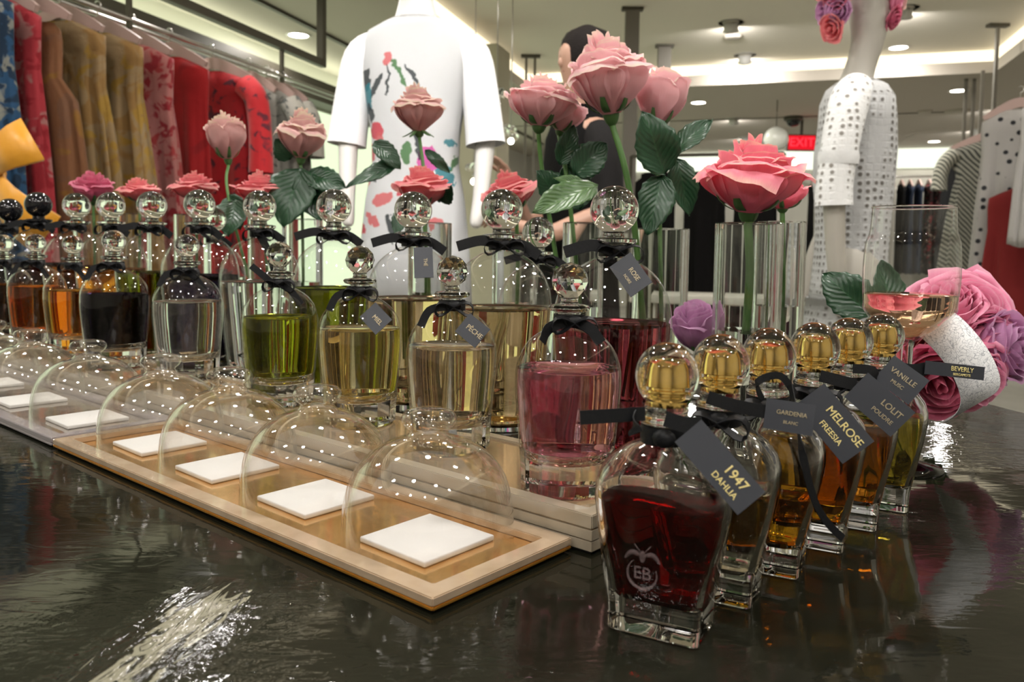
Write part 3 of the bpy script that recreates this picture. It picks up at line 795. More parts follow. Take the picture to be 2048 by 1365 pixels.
for sx in (-1, 1):
    b = bm_(); tube(b, spl([(sx * .13, .008, sh - .05), (sx * .192, .004, sh - .10), (sx * .225, .0, sh - .24), (sx * .245, -.008, sh - .39)], 5), [.052, .058, .062, .065, .067, .067, .066, .065, .064, .064, .064, .064, .065, .066, .067, .068], 24, cap=False)
    obj('sleeve', b, M_sleeve, th)
b = bm_(); lathe(b, [(.30, -.30), (.30, -.004), (.29, 0)], 40); obj('plinth', b, M_wall, th)

# lace top mannequin, seen from its side, looking to the left
m, nt, out = newmat('white eyelet lace')
tc = node(nt, 'ShaderNodeTexCoord').outputs['Object']
v = node(nt, 'ShaderNodeTexVoronoi', {'Vector': tc, 'Scale': 44., 'Randomness': .25})
f = ramp(nt, v.outputs['Distance'], [(.24, (1, 1, 1)), (.34, (0, 0, 0))])
v2 = node(nt, 'ShaderNodeTexVoronoi', {'Vector': tc, 'Scale': 44., 'Randomness': .25}, feature='DISTANCE_TO_EDGE')
c = mixc(nt, f, (.80, .80, .80, 1), (.26, .24, .22, 1))
bp = node(nt, 'ShaderNodeBump', {'Height': v2.outputs[0], 'Distance': .006, 'Strength': .6})
pbsdf(nt, out, Base_Color=c, Roughness=.75, Normal=bp.outputs[0])
M_lace = m
M_lacewhite = cloth('plain lace trim', (.70, .70, .70, 1))
M_grey = pmat('grey stone lacquer', (.40, .375, .33, 1), .5)
Y1 = 2.55
q = P(1695, 400, Y1); base = Vector((q.x, q.y, -TZ + .12))
th = thing('mannequin', 'grey mannequin in a white eyelet lace dress with a wreath of flowers on its head', 'mannequin', base)
# local frame: x right in view, y away; figure faces -x with slight turn
s2 = P(1690, 165, Y1).z + TZ - .12
sx0 = .0
nodes = [(.01, 0, .88, .08, .08), (.0, 0, 1.05, .075, .075), (.01, 0, 1.22, .08, .08), (.01, 0, s2 - .09, .07, .07), (.012, 0, s2 - .01, .052, .055), (.03, 0, s2 + .07, .046, .046), (.05, 0, s2 + .15, .058, .055), (.035, 0, s2 + .27, .085, .07), (.03, 0, s2 + .36, .07, .065),
         (-.04, -.12, s2 - .08, .04, .04), (-.095, -.15, s2 - .22, .04, .04), (-.11, -.16, s2 - .36, .036, .036), (-.095, -.16, s2 - .56, .03, .03), (-.065, -.15, s2 - .74, .026, .026),
         (.0, .15, s2 - .07, .05, .05), (.03, .17, s2 - .22, .045, .045), (.05, .18, s2 - .36, .038, .038), (-.03, .19, s2 - .56, .03, .03), (-.05, .18, s2 - .72, .026, .026),
         (0, -.085, .78, .085, .085), (0, -.085, .45, .055, .055), (0, -.085, .08, .036, .036), (-.10, -.085, .03, .035, .025),
         (0, .085, .78, .085, .085), (0, .085, .45, .055, .055), (0, .085, .08, .036, .036), (-.10, .085, .03, .035, .025)]
edges = [(0, 1), (1, 2), (2, 3), (3, 4), (4, 5), (5, 6), (6, 7), (7, 8), (3, 9), (9, 10), (10, 11), (11, 12), (12, 13), (3, 14), (14, 15), (15, 16), (16, 17), (17, 18), (0, 19), (19, 20), (20, 21), (21, 22), (0, 23), (23, 24), (24, 25), (25, 26)]
skin('body', nodes, edges, M_grey, th)
b = bm_(); rings = []
for z, a, d_, x in ((s2 + .0, .062, .075, .012), (s2 - .02, .085, .115, .012), (s2 - .06, .098, .155, .014), (s2 - .13, .106, .15, .018), (s2 - .22, .116, .145, .016), (s2 - .30, .116, .140, .014), (s2 - .42, .108, .13, .018), (s2 - .54, .104, .13, .016), (s2 - .64, .106, .14, .012), (s2 - .72, .110, .15, .01)):
    rings.append(ell(x, 0, z, a, d_, 48, 2.2))
loft(b, rings, cap0=False, cap1=False); bmesh.ops.solidify(b, geom=b.faces, thickness=.004); obj('lace_dress', b, M_lace, th)
b = bm_(); rings = []
for z, a, d_, x in ((s2 - .70, .112, .152, .01), (s2 - .80, .135, .175, .01), (s2 - .95, .15, .19, .01), (s2 - 1.1, .16, .2, .01)):
    rings.append(ell(x, 0, z, a, d_, 48, 2.2, lambda t: .02 * math.sin(11 * t)))
loft(b, rings, cap0=False, cap1=False); bmesh.ops.solidify(b, geom=b.faces, thickness=.004); obj('skirt', b, M_lace, th)
b = bm_(); rings = [ell(.01, 0, z, .116, .156, 48, 2.2) for z in (s2 - .69, s2 - .712)]
loft(b, rings, cap0=False, cap1=False); bmesh.ops.solidify(b, geom=b.faces, thickness=.003); obj('hem_band', b, M_lacewhite, th)
for sy, pth in ((-1, [(-.015, -.08, s2 - .03), (-.062, -.13, s2 - .085), (-.092, -.155, s2 - .20), (-.108, -.16, s2 - .33), (-.108, -.16, s2 - .40)]), (1, [(.0, .10, s2 - .06), (0.02, .15, s2 - .13), (0.03, .17, s2 - .25), (.045, .18, s2 - .36), (.05, .18, s2 - .40)])):
    b = bm_(); tube(b, spl(pth, 4), [.045, .052, .055, .057, .058, .058, .057, .056, .055, .054, .053, .053, .053, .053, .054, .054, .055], 24, cap=False); sl = obj('sleeve', b, M_lace, th)
    b = bm_(); pq = Vector(pth[2]) * .55 + Vector(pth[3]) * .45; lathe(b, [(.057, .02), (.0595, .0), (.057, -.02)], 24, c=(pq.x, pq.y, pq.z), cap0=False, cap1=False); obj('cuff_band', b, M_lacewhite, sl)
b = bm_(); lathe(b, [(.30, -.12), (.30, -.004), (.29, 0)], 40); obj('plinth', b, M_wall, th)
# wreath of flowers (part of the headdress)
wr = [(-.085, -.05, s2 + .255, .045, M_rmauve), (-.10, 0, s2 + .22, .04, M_rlilac), (-.075, -.055, s2 + .205, .042, M_rlilac), (-.085, -.03, s2 + .16, .042, M_rcoral), (.115, -.03, s2 + .25, .045, M_rhot), (.105, -.04, s2 + .19, .036, M_rmauve), (.15, .02, s2 + .27, .045, M_rcream), (-.11, -.02, s2 + .30, .05, M_rcoral), (-.05, -.085, s2 + .275, .04, M_rcream), (.09, -.07, s2 + .30, .04, M_rhot)]
for i, (x, y, z, r_, mt) in enumerate(wr):
    dv = Vector((x - .04, y - .03, (z - s2 - .27) * .5)).normalized()
    obj('wreath_flower', rose_bm(r_, r_ * 1.0, .8, 4, 60 + i, Matrix.Translation((x, y, z)) @ axis_M(dv) @ Matrix.Translation((0, 0, -r_ * .5)), fine=False), mt, th)

# ------------------------------------------------------------------ shop visitor behind the roses
M_skin = pmat('skin', (.42, .24, .17, 1), .5); M_hair = pmat('dark hair', (.012, .009, .008, 1), .75, bump=.006, bscale=120, Specular_IOR_Level=.15)
YP = 3.15
q = P(1160, 300, YP); base = Vector((q.x, q.y, -TZ))
th = thing('person', 'person with dark hair in a black top standing behind the tall pink roses', 'person', base, rot=-1.2)
hz = P(1150, 100, YP).z + TZ              # head centre
hz = hz - .03
nz_ = hz - .20
nodes = [(0, 0, .95, .14, .11), (0, 0, 1.15, .125, .10), (0, -.01, nz_ - .25, .15, .11), (0, 0, nz_ - .08, .13, .085), (0, .0, nz_ + .02, .052, .055), (0, -.015, hz - .07, .058, .07), (0, -.02, hz + .0, .074, .092), (0, -.01, hz + .065, .06, .075),
         (-.19, 0, nz_ - .12, .055, .055), (-.24, .0, nz_ - .40, .043, .043), (-.20, -.14, nz_ - .45, .035, .036), (-.14, -.23, nz_ - .30, .026, .024), (-.13, -.27, nz_ - .24, .032, .018),
         (.19, 0, nz_ - .12, .055, .055), (.25, .02, nz_ - .40, .043, .043), (.16, -.20, nz_ - .50, .036, .036), (.04, -.30, nz_ - .46, .026, .024), (-.02, -.33, nz_ - .45, .032, .018),
         (-.09, 0, .84, .095, .095), (-.10, 0, .48, .06, .06), (-.10, .02, .09, .04, .04), (-.10, -.10, .035, .04, .03),
         (.09, 0, .84, .095, .095), (.10, 0, .48, .06, .06), (.10, .02, .09, .04, .04), (.10, -.10, .035, .04, .03)]
edges = [(0, 1), (1, 2), (2, 3), (3, 4), (4, 5), (5, 6), (6, 7), (3, 8), (8, 9), (9, 10), (10, 11), (11, 12), (3, 13), (13, 14), (14, 15), (15, 16), (16, 17), (0, 18), (18, 19), (19, 20), (20, 21), (0, 22), (22, 23), (23, 24), (24, 25)]
# five fingers on each hand
def fingers(palm, out_, up, side, i0):
    base_i = palm
    px_, py_, pz_ = nodes[palm][:3]
    p0 = Vector((px_, py_, pz_)); out_, up, side = Vector(out_).normalized(), Vector(up).normalized(), Vector(side).normalized()
    for k, (off, ln) in enumerate(((-.028, .062), (-.010, .072), (.010, .066), (.027, .05))):
        a = len(nodes); c0 = p0 + side * off + out_ * .03
        for j, (f, dn) in enumerate(((.0, 0), (.45, .10), (.8, .45), (1., .8))):
            v_ = c0 + out_ * ln * f - up * ln * dn * .5
            nodes.append((*v_, .0085 - .001 * j, .0085 - .001 * j))
        edges.extend([(base_i, a), (a, a + 1), (a + 1, a + 2), (a + 2, a + 3)])
    a = len(nodes); c0 = p0 - side * .036 - out_ * .01
    nodes.append((*c0, .011, .011)); nodes.append((*(c0 - side * .018 + out_ * .028 - up * .005), .0095, .0095)); nodes.append((*(c0 - side * .016 + out_ * .055 - up * .018), .008, .008))
    edges.extend([(base_i, a), (a, a + 1), (a + 1, a + 2)])
fingers(12, (.05, -.6, .7), (.1, .7, .6), (1, 0, 0), 12)
fingers(17, (-1, -.35, .1), (0, .2, 1), (0, -1, .1), 17)
skin('body', nodes, edges, M_skin, th)
# face details: eyes, nose, mouth, ears are parts
M_eye = pmat('eye white', (.5, .48, .45, 1), .3)
for sx in (-1, 1):
    b = bm_(); ball(b, (sx * .03, -.072, hz + .002), .010, 12, (1.3, .7, .8)); obj('eye', b, M_eye, th)
b = bm_(); ball(b, (0, -.086, hz - .025), .014, 12, (.9, 1.1, 1.6)); obj('nose', b, M_skin, th)
b = bm_(); ball(b, (0, -.074, hz - .06), .02, 12, (1.2, .5, .38)); obj('mouth', b, pmat('lips', (.32, .10, .09, 1), .5), th)
for sx in (-1, 1):
    b = bm_(); ball(b, (sx * .078, .0, hz - .01), .026, 12, (.35, .7, 1.1)); obj('ear', b, M_skin, th)
b = bm_(); rings = []
for i in range(10):
    s = i / 9; z = hz + .125 - .26 * s; a = .098 * math.sqrt(max(.02, 1 - max(0., 1 - s / .36) ** 2)) + (.006 if s > .4 else 0)
    rings.append(ell(0, .022 + .012 * s, z, a + .008, a * 1.05 + .006, 28, 2.1, lambda t, s=s: .03 * math.sin(13 * t + 5 * s) - (.30 * max(0, s - .25) * max(0, -math.sin(t)) ** 2)))
loft(b, rings); obj('hair', b, M_hair, th)
b = bm_(); rings = []
for z, a, d_ in ((nz_ + .01, .075, .07), (nz_ - .05, .14, .10), (nz_ - .11, .185, .115), (nz_ - .28, .185, .13), (nz_ - .48, .165, .125), (.88, .18, .14)):
    rings.append(ell(0, -.002, z, a, d_, 40, 2.4))
loft(b, rings, cap0=False, cap1=False); bmesh.ops.solidify(b, geom=b.faces, thickness=.004); obj('black_top', b, C['black'], th)
for sx in (-1, 1):
    b = bm_(); tube(b, spl([(sx * .14, 0, nz_ - .10), (sx * .205, 0, nz_ - .2), (sx * .24, 0.005, nz_ - .36)], 4), [.058, .064, .066, .066, .064, .062, .06, .058, .058], 20, cap=False); obj('sleeve', b, C['black'], th)
b = bm_(); rings = []
for z, a, d_ in ((.98, .17, .135), (.75, .185, .15), (.4, .20, .16), (.08, .21, .17)): rings.append(ell(0, 0, z, a, d_, 40, 2.3, lambda t: .03 * math.sin(8 * t)))
loft(b, rings, cap0=False, cap1=False); bmesh.ops.solidify(b, geom=b.faces, thickness=.004); obj('skirt', b, C['black'], th)

# ------------------------------------------------------------------ the table
m, nt, out = newmat('black rippled glass top')
tc = node(nt, 'ShaderNodeTexCoord').outputs['Object']
wob = node(nt, 'ShaderNodeTexNoise', {'Vector': tc, 'Scale': 7., 'Detail': 2.5, 'Distortion': .8})
rip = node(nt, 'ShaderNodeTexNoise', {'Vector': node(nt, 'ShaderNodeMapping', {'Vector': tc, 'Rotation': (0, 0, math.radians(-35)), 'Scale': (1., 3.2, 1.)}).outputs[0], 'Scale': 26., 'Detail': 3., 'Distortion': 1.2})
zone = node(nt, 'ShaderNodeTexNoise', {'Vector': tc, 'Scale': 5.5, 'Detail': 1.})
zm = ramp(nt, zone.outputs[0], [(.50, (0, 0, 0)), (.66, (1, 1, 1))])
fine = node(nt, 'ShaderNodeTexNoise', {'Vector': tc, 'Scale': 130., 'Detail': 3., 'Distortion': .9})
# one pale beige swirl in the base colour and bump, running away from the viewer at the left
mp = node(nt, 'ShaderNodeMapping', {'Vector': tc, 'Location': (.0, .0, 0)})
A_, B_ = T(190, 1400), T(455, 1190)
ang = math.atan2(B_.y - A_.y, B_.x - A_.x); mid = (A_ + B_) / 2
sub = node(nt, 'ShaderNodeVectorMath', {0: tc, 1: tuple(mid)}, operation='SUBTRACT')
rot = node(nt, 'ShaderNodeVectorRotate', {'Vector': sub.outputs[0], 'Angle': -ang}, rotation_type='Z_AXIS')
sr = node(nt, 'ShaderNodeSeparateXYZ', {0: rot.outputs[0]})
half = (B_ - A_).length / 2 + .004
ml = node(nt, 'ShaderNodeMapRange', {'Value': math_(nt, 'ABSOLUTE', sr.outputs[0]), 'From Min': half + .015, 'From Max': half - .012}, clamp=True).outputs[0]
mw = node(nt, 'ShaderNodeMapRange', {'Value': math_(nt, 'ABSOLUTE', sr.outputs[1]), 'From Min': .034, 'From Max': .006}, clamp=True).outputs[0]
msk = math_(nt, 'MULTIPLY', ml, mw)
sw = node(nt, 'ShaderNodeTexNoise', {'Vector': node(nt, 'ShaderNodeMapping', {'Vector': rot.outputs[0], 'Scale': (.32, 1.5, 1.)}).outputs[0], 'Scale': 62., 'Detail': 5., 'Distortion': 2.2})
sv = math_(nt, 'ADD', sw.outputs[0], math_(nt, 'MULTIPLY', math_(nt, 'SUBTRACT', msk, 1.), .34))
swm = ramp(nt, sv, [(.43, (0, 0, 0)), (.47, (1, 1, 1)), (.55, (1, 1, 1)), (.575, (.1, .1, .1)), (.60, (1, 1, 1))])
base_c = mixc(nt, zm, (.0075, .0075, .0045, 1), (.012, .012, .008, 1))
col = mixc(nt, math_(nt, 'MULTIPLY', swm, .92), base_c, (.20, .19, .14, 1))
h = math_(nt, 'ADD', math_(nt, 'MULTIPLY', wob.outputs[0], .55), math_(nt, 'MULTIPLY', math_(nt, 'MULTIPLY', rip.outputs[0], math_(nt, 'ADD', zm, .25)), .16))
h = math_(nt, 'ADD', h, math_(nt, 'MULTIPLY', math_(nt, 'MULTIPLY', fine.outputs[0], zm), .13))
h = math_(nt, 'ADD', h, math_(nt, 'MULTIPLY', math_(nt, 'MULTIPLY', sw.outputs[0], msk), .7))
bp = node(nt, 'ShaderNodeBump', {'Height': h, 'Distance': .006, 'Strength': .42})
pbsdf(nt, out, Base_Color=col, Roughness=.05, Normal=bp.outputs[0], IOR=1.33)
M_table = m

tb = thing('display_table', 'dark display table with a glossy rippled black glass top', 'table', (0, 0, -TZ))
poly = [(-.50, .06), (.74, .06), (.575, .93), (.53, 1.16), (-1.15, 2.60), (-2.05, 1.45)]
def slab(bm, pl, z0, z1):
    loft(bm, [[(x, y, z0) for x, y in pl], [(x, y, z1) for x, y in pl]])
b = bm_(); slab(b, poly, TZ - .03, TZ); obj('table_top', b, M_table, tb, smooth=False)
cx, cy = -.4, 1.0
inner = [(cx + (x - cx) * .93, cy + (y - cy) * .93) for x, y in poly]
M_ebony = pmat('ebony lacquer', (.02, .018, .015, 1), .3)
b = bm_(); slab(b, inner, TZ - .10, TZ - .03); obj('apron', b, M_ebony, tb, smooth=False)
for x, y in [(cx + (x - cx) * .88, cy + (y - cy) * .88) for x, y in (poly[0], poly[1], poly[3], poly[4], poly[5])]:
    b = bm_(); box(b, (x, y, (TZ - .1) / 2), (.07, .07, TZ - .1), None, .004); obj('leg', b, M_ebony, tb)

# ------------------------------------------------------------------ trays
E1 = Vector((math.cos(math.radians(140.2)), math.sin(math.radians(140.2)), 0)); E2 = Vector((math.cos(math.radians(48.6)), math.sin(math.radians(48.6)), 0))
A0 = T(865, 1233)
def tp(a, bq, z=0.): return A0 + E1 * a + E2 * bq + Vector((0, 0, z))
def qslab(bm, a0, a1, b0, b1, z0, z1, org):
    pts = [(a0, b0), (a1, b0), (a1, b1), (a0, b1)]
    loft(bm, [[tp(a, q_, z) - org for a, q_ in pts] for z in (z0, z1)])

m, nt, out = newmat('tinted acrylic rim')
tc = node(nt, 'ShaderNodeTexCoord').outputs['Object']
nz = node(nt, 'ShaderNodeTexNoise', {'Vector': tc, 'Scale': 60., 'Detail': 3.})
pbsdf(nt, out, Base_Color=ramp(nt, nz.outputs[0], [(.3, (.44, .32, .21)), (.7, (.52, .40, .28))]), Roughness=.10, Metallic=.30, Coat_Weight=.6)
M_rim = m
m, nt, out = newmat('amber mirror')
tc = node(nt, 'ShaderNodeTexCoord').outputs['Object']
nz = node(nt, 'ShaderNodeTexNoise', {'Vector': tc, 'Scale': 30., 'Detail': 4.})
bp = node(nt, 'ShaderNodeBump', {'Height': nz.outputs[0], 'Distance': .001, 'Strength': .25})
pbsdf(nt, out, Base_Color=(.78, .48, .20, 1), Roughness=.13, Metallic=.85, Normal=bp.outputs[0])
M_amber = m
M_silver = pmat('silvered acrylic', (.50, .46, .47, 1), .12, Metallic=.6)
M_silver2 = pmat('silvered mirror', (.60, .55, .50, 1), .09, bump=.0006, Metallic=.85)
M_acryl = pmat('champagne acrylic top', (.66, .50, .32, 1), .12, bump=.0005, bscale=30, Metallic=.8)
M_acrend = pmat('frosted acrylic edge', (.32, .27, .20, 1), .10, Coat_Weight=.5)
M_felt = pmat('black felt', (.006, .004, .003, 1), .9)
TL, TWD, RIMW = .468, .112, .0125
M_edge = pmat('amber gold edge', (.62, .30, .05, 1), .15, Metallic=.7)
def frame_part(name, t, org, a0, a1, b0, b1, w_, z0, z1, mat):
    b = bm_()
    o_ = [(a0, b0), (a1, b0), (a1, b1), (a0, b1)]; i_ = [(a0 + w_, b0 + w_), (a1 - w_, b0 + w_), (a1 - w_, b1 - w_), (a0 + w_, b1 - w_)]
    V = {}
    for key, pl, z in (('ob', o_, z0), ('ot', o_, z1), ('it', i_, z1), ('ib', i_, z0)):
        V[key] = [b.verts.new(tp(a, q_, z) - org) for a, q_ in pl]
    for u_, w2 in (('ob', 'ot'), ('ot', 'it'), ('it', 'ib'), ('ib', 'ob')):
        for k in range(4):
            j = (k + 1) % 4; b.faces.new((V[u_][k], V[u_][j], V[w2][j], V[w2][k]))
    bmesh.ops.bevel(b, geom=[e for e in b.edges], offset=.0006, segments=2, affect='EDGES')
    return obj(name, b, mat, t, smooth=False)
def tray(a0, a1, label, rim, floor_):
    org = tp(a0, 0)
    t = thing('tray', label, 'tray', org, group=None)
    b = bm_(); qslab(b, a0 + .003, a1 - .003, .003, TWD - .003, 0., .0022, org); obj('felt_base', b, M_felt, t, smooth=False)
    b = bm_(); qslab(b, a0 + RIMW, a1 - RIMW, RIMW, TWD - RIMW, .0022, .0042, org); obj('tray_floor', b, floor_, t, smooth=False)
    frame_part('rim', t, org, a0, a1, 0, TWD, RIMW, .0040, .0088, rim)
    frame_part('gold_edge', t, org, a0, a1, 0, TWD, RIMW, .0018, .0040, M_edge if rim is M_rim else rim)
    return t
tray(0, TL, 'gold mirrored acrylic tray holding the nearest four glass domes', M_rim, M_amber)
tray(TL + .004, TL + .80, 'silvery lilac acrylic tray holding the domes at the far left', M_silver, M_silver2)
RW0, RW1, RH = TWD + .003, TWD + .118, .022
for a0, a1, lb in ((-.012, TL, 'clear champagne acrylic riser carrying the pink, peach, yellow and green bottles'), (TL + .004, TL + 1.0, 'clear champagne acrylic riser carrying the clear and black small bottles at left')):
    org = tp(a0, RW0); t = thing('display_riser', lb, 'riser', org)
    b = bm_(); qslab(b, a0 + .002, a1 - .002, RW0 + .002, RW1 - .002, 0, .002, org); obj('felt_base', b, M_felt, t, smooth=False)
    for k, (z0, z1, ins) in enumerate(((.002, .0078, 0.), (.0078, .0086, .0015), (.0086, .0145, 0.), (.0145, .0153, .0015))):
        b = bm_(); qslab(b, a0 + ins, a1 - ins, RW0 + ins, RW1 - ins, z0, z1, org); obj('acrylic_sheet', b, M_acrend if k % 2 == 0 else M_rim, t, smooth=False)
    frame_part('rim', t, org, a0, a1, RW0, RW1, .011, .0153, RH + .0018, M_acrend)
    b = bm_(); qslab(b, a0 + .011, a1 - .011, RW0 + .011, RW1 - .011, .0153, RH, org); obj('mirror_floor', b, M_acryl, t, smooth=False)

# ------------------------------------------------------------------ white cards and glass domes
DOME = sprof([(.0465, 0), (.0462, .014), (.0450, .028), (.0405, .044), (.0320, .056), (.0215, .0635), (.0135, .0665), (.0108, .0695), (.0108, .0715), (.0135, .0745), (.0150, .079), (.0125, .0835), (.006, .0855)], 4)
DOME = [(r * 1.11, z * .93) for r, z in DOME]
cards = [(.072, .056, 'nearest, by the front corner of the gold tray'), (.182, .056, 'second from the front corner of the gold tray'), (.292, .056, 'third from the front corner of the gold tray'), (.402, .056, 'fourth from the front corner of the gold tray'),
         (.545, .056, 'first on the silvery tray'), (.685, .056, 'second on the silvery tray'), (.80, .056, 'third on the silvery tray, at the left edge')]
px_cards = [(855, 1065), (632, 985), (455, 925), (320, 878), (175, 830), (60, 793), (-20, 762)]
for i, ((a, q_, lb), (px, py)) in enumerate(zip(cards, px_cards)):
    c = T(px, py, .010); c.z = .0045
    if i < 6: pass
    t = thing('scent_card', 'square white plaster card under the dome ' + lb, 'scent card', c, group='white scent cards')
    b = bm_(); box(b, (0, 0, .0017), (.0565, .0565, .0034), Matrix.Rotation(math.radians(49), 3, 'Z'), .0008); obj('card', b, M_plaster, t)
    off = Vector((.0, .004, 0))
    d = thing('glass_dome', 'clear glass dome with knob, ' + lb, 'glass dome', c + off, group='glass domes')
    b = bm_(); lathe(b, DOME, 56, cap0=False, cap1=True); obj('dome', b, M_dome, d)
    b = bm_(); lathe(b, [(r - .0016, z) for r, z in DOME if z < .062] + [(.010, .0645), (.002, .0655)], 56, cap0=False, cap1=True); obj('inner_wall', b, M_dome, d)

# ------------------------------------------------------------------ bottles on the riser
def liquid_mat(name, col, ior=1.34): return glass_mat(name, col, ior)
LIQ = {'pink': liquid_mat('pink perfume', (.98, .74, .83, 1)), 'peach': liquid_mat('pale peach perfume', (.99, .95, .87, 1)), 'yellow': liquid_mat('straw perfume', (.97, .90, .64, 1)),
       'green': liquid_mat('olive green perfume', (.66, .68, .14, 1)), 'clear': liquid_mat('clear perfume', (.96, .965, .96, 1)), 'ink': liquid_mat('blackcurrant perfume', (.10, .07, .15, 1)),
       'gold': liquid_mat('golden perfume', (.88, .66, .25, 1)), 'amber': liquid_mat('amber perfume', (.92, .56, .16, 1)), 'brown': liquid_mat('dark amber perfume', (.40, .20, .05, 1)),
       'rosewood': liquid_mat('deep rose perfume', (.58, .22, .26, 1)), 'tea': liquid_mat('tea gold perfume', (.88, .76, .55, 1)), 'moss': liquid_mat('moss green perfume', (.36, .37, .07, 1)), 'darkred': liquid_mat('ruby perfume', (.44, .012, .016, 1)),
       'rosewine': liquid_mat('rose wine', (.985, .80, .68, 1)), 'honey': liquid_mat('honey perfume', (.94, .66, .14, 1)), 'lime': liquid_mat('olive gold perfume', (.80, .70, .22, 1)), 'champ': liquid_mat('champagne perfume', (.995, .975, .92, 1))}

def ribbon(parent, z, r, s=1., tails=(), knot=None, loops=True):
    b = bm_()
    lathe(b, [(r, z - .004 * s), (r + .0014 * s, z - .004 * s), (r + .0016 * s, z), (r + .0014 * s, z + .004 * s), (r, z + .004 * s)], 28, cap0=False, cap1=False)
    kp = Vector(knot if knot else (.3 * r, -r - .002 * s, z))
    ball(b, kp, .0042 * s, 12, (1.3, .8, 1.))
    if loops:
        for sx in (-1, 1):
            path = [kp + Vector((sx * .013 * s * math.sin(a) * 1.1, -.002 * s, .005 * s * math.sin(2 * a) - .003 * s * math.sin(a))) for a in [PI * k / 10 for k in range(11)]]
            strip(b, path, (0, 1, .25), .006 * s, .0003)
    for path, w in tails: strip(b, spl(path, 5), (0, .15, 1), w, .00025)
    return obj('ribbon', b, M_black, parent, ang=35)

def card_tag(parent, org, pxc, Yt, Yb, wpx, lines=(), foil=M_foil, scale=1.):
    """hanging card: top and bottom centre in the picture at distances Yt, Yb; width in pixels"""
    a = P(*pxc[0], Yt) - org; c = P(*pxc[1], Yb) - org
    ax = (c - a); L = ax.length; ax.normalize()
    view = (Vector((0, 0, EYE)) - org - (a + c) / 2).normalized()
    wv = ax.cross(view).normalized()           # across the card
    nv = wv.cross(ax).normalized()
    if nv.dot(view) < 0: nv = -nv
    wv = nv.cross(ax)
    w = wpx / F * (Yt + Yb) / 2
    R = Matrix((ax, wv, nv)).transposed()
    b = bm_(); box(b, (a + c) / 2, (L, w, .0005), R); t = obj('tag', b, M_tag, parent, smooth=False)
    if lines:
        xd = ax; zd = nv; yd = zd.cross(xd)
        for body, sz, along, across in lines:
            Mx = Matrix((xd, yd, zd)).transposed().to_4x4()
            Mx.translation = a + ax * L * along + yd * w * across + nv * .0004
            text('lettering', body, sz * w, foil, t, Mx, .00005, 'CENTER', bold=sz * w * .018)
    return t

def small_bottle(label, px, Y, s, liq, facet=True, tails=(), tagpx=None, lines=(), fill=1.):
    c = P(px, 500, Y); c.z = RH + .0005
    t = thing('perfume_bottle', label, 'perfume bottle', c, group='small round bottles on the risers')
    S = lambda pr: [(r * s, z * s) for r, z in pr]
    b = bm_(); lathe(b, S(sprof([(.0305, .0165), (.0322, .035), (.0342, .058), (.0348, .070), (.0342, .080), (.031, .090), (.0245, .0985), (.0155, .1045), (.0092, .1075), (.0080, .112), (.0080, .1165)], 4)), 48, cap0=False, cap1=False)
    obj('glass_body', b, M_shell, t)
    b = bm_(); lathe(b, S([(.028, .0), (.0300, .002), (.0305, .016), (.0315, .0270), (.0305, .0275), (.029, .0245), (.0245, .0205), (.014, .0185), (.002, .0180)]), 14)
    obj('base', b, M_solid, t, smooth=True, ang=25)
    zt = .0795 * fill
    b = bm_(); lathe(b, S(sprof([(.002, .0188), (.0145, .0193), (.024, .0215), (.0288, .0262), (.0306, .034), (.0326, .056), (.0333, .068), (.0332, zt - .002)], 3) + [(.0331, zt), (.0318, zt - .0006), (.002, zt - .0008)]), 48)
    obj('liquid', b, LIQ[liq], t, ang=50)
    b = bm_(); lathe(b, S([(.0070, .1075), (.0074, .1155), (.0125, .1170), (.0138, .1190), (.0125, .1205), (.0062, .1215), (.0055, .1235), (.0060, .1255)]), 28)
    st = obj('stopper', b, M_solid, t, ang=35)
    b = bm_()
    if facet:
        u = bmesh.ops.create_icosphere(b, subdivisions=2, radius=.0122 * s); bmesh.ops.translate(b, verts=u['verts'], vec=(0, 0, .1362 * s)); o = obj('crystal_ball', b, M_solid, st, smooth=False)
    else:
        ball(b, (0, 0, .1362 * s), .0122 * s, 32); o = obj('crystal_ball', b, M_solid, st)
    ribbon(t, .1105 * s, .0088 * s, s, [([Vector(q_) * s for q_ in tl], w * s) for tl, w in tails])
    if tagpx: card_tag(t, c, tagpx, Y - .025 * s, Y - .035 * s, tagpx[2], lines, M_foild)
    return t

TLc = ([(.003, -.010, .110), (.014, -.014, .104), (.024, -.016, .092)], .006)
TLd = ([(-.004, -.010, .110), (-.016, -.013, .107), (-.022, -.016, .095)], .006)
small_bottle('small bottle of pink perfume nearest the ruby bottle', 1141, .512, 1.0, 'pink', tails=[([(.003, -.010, .110), (.012, -.016, .107), (.019, -.018, .098)], .007), ([(-.004, -.010, .110), (-.014, -.013, .106), (-.018, -.018, .098)], .007)])
small_bottle('small bottle of pale peach perfume beside the pink one', 905, .6098, 1.015, 'peach', tagpx=((925, 645), (965, 678), 48), lines=[('PÊCHE', .30, .6, .0)], tails=[TLd])
small_bottle('small bottle of straw yellow perfume between peach and green', 720, .6957, 1.06, 'yellow', tagpx=((735, 620), (768, 655), 44), lines=[('MIEL', .30, .6, .0)], tails=[TLd])
small_bottle('small bottle of olive green perfume beside the yellow one', 559, .7783, 1.08, 'green', tails=[TLc, ([(-.003, -.01, .11), (-.012, -.012, .118), (-.022, -.012, .126)], .006)])
small_bottle('small bottle of clear perfume left of the green one', 374, .9167, 1.13, 'clear', facet=False, tails=[TLc, TLd])
small_bottle('small bottle of blue black perfume left of the clear one', 228, .9888, 1.16, 'ink', facet=False, tails=[TLd])
small_bottle('small bottle of golden perfume left of the blue black one', 146, 1.109, 1.12, 'gold', facet=False, tails=[TLc])
small_bottle('small bottle of amber perfume left of the golden one', 72, 1.1786, 1.13, 'amber', facet=False, tails=[TLc, TLd])
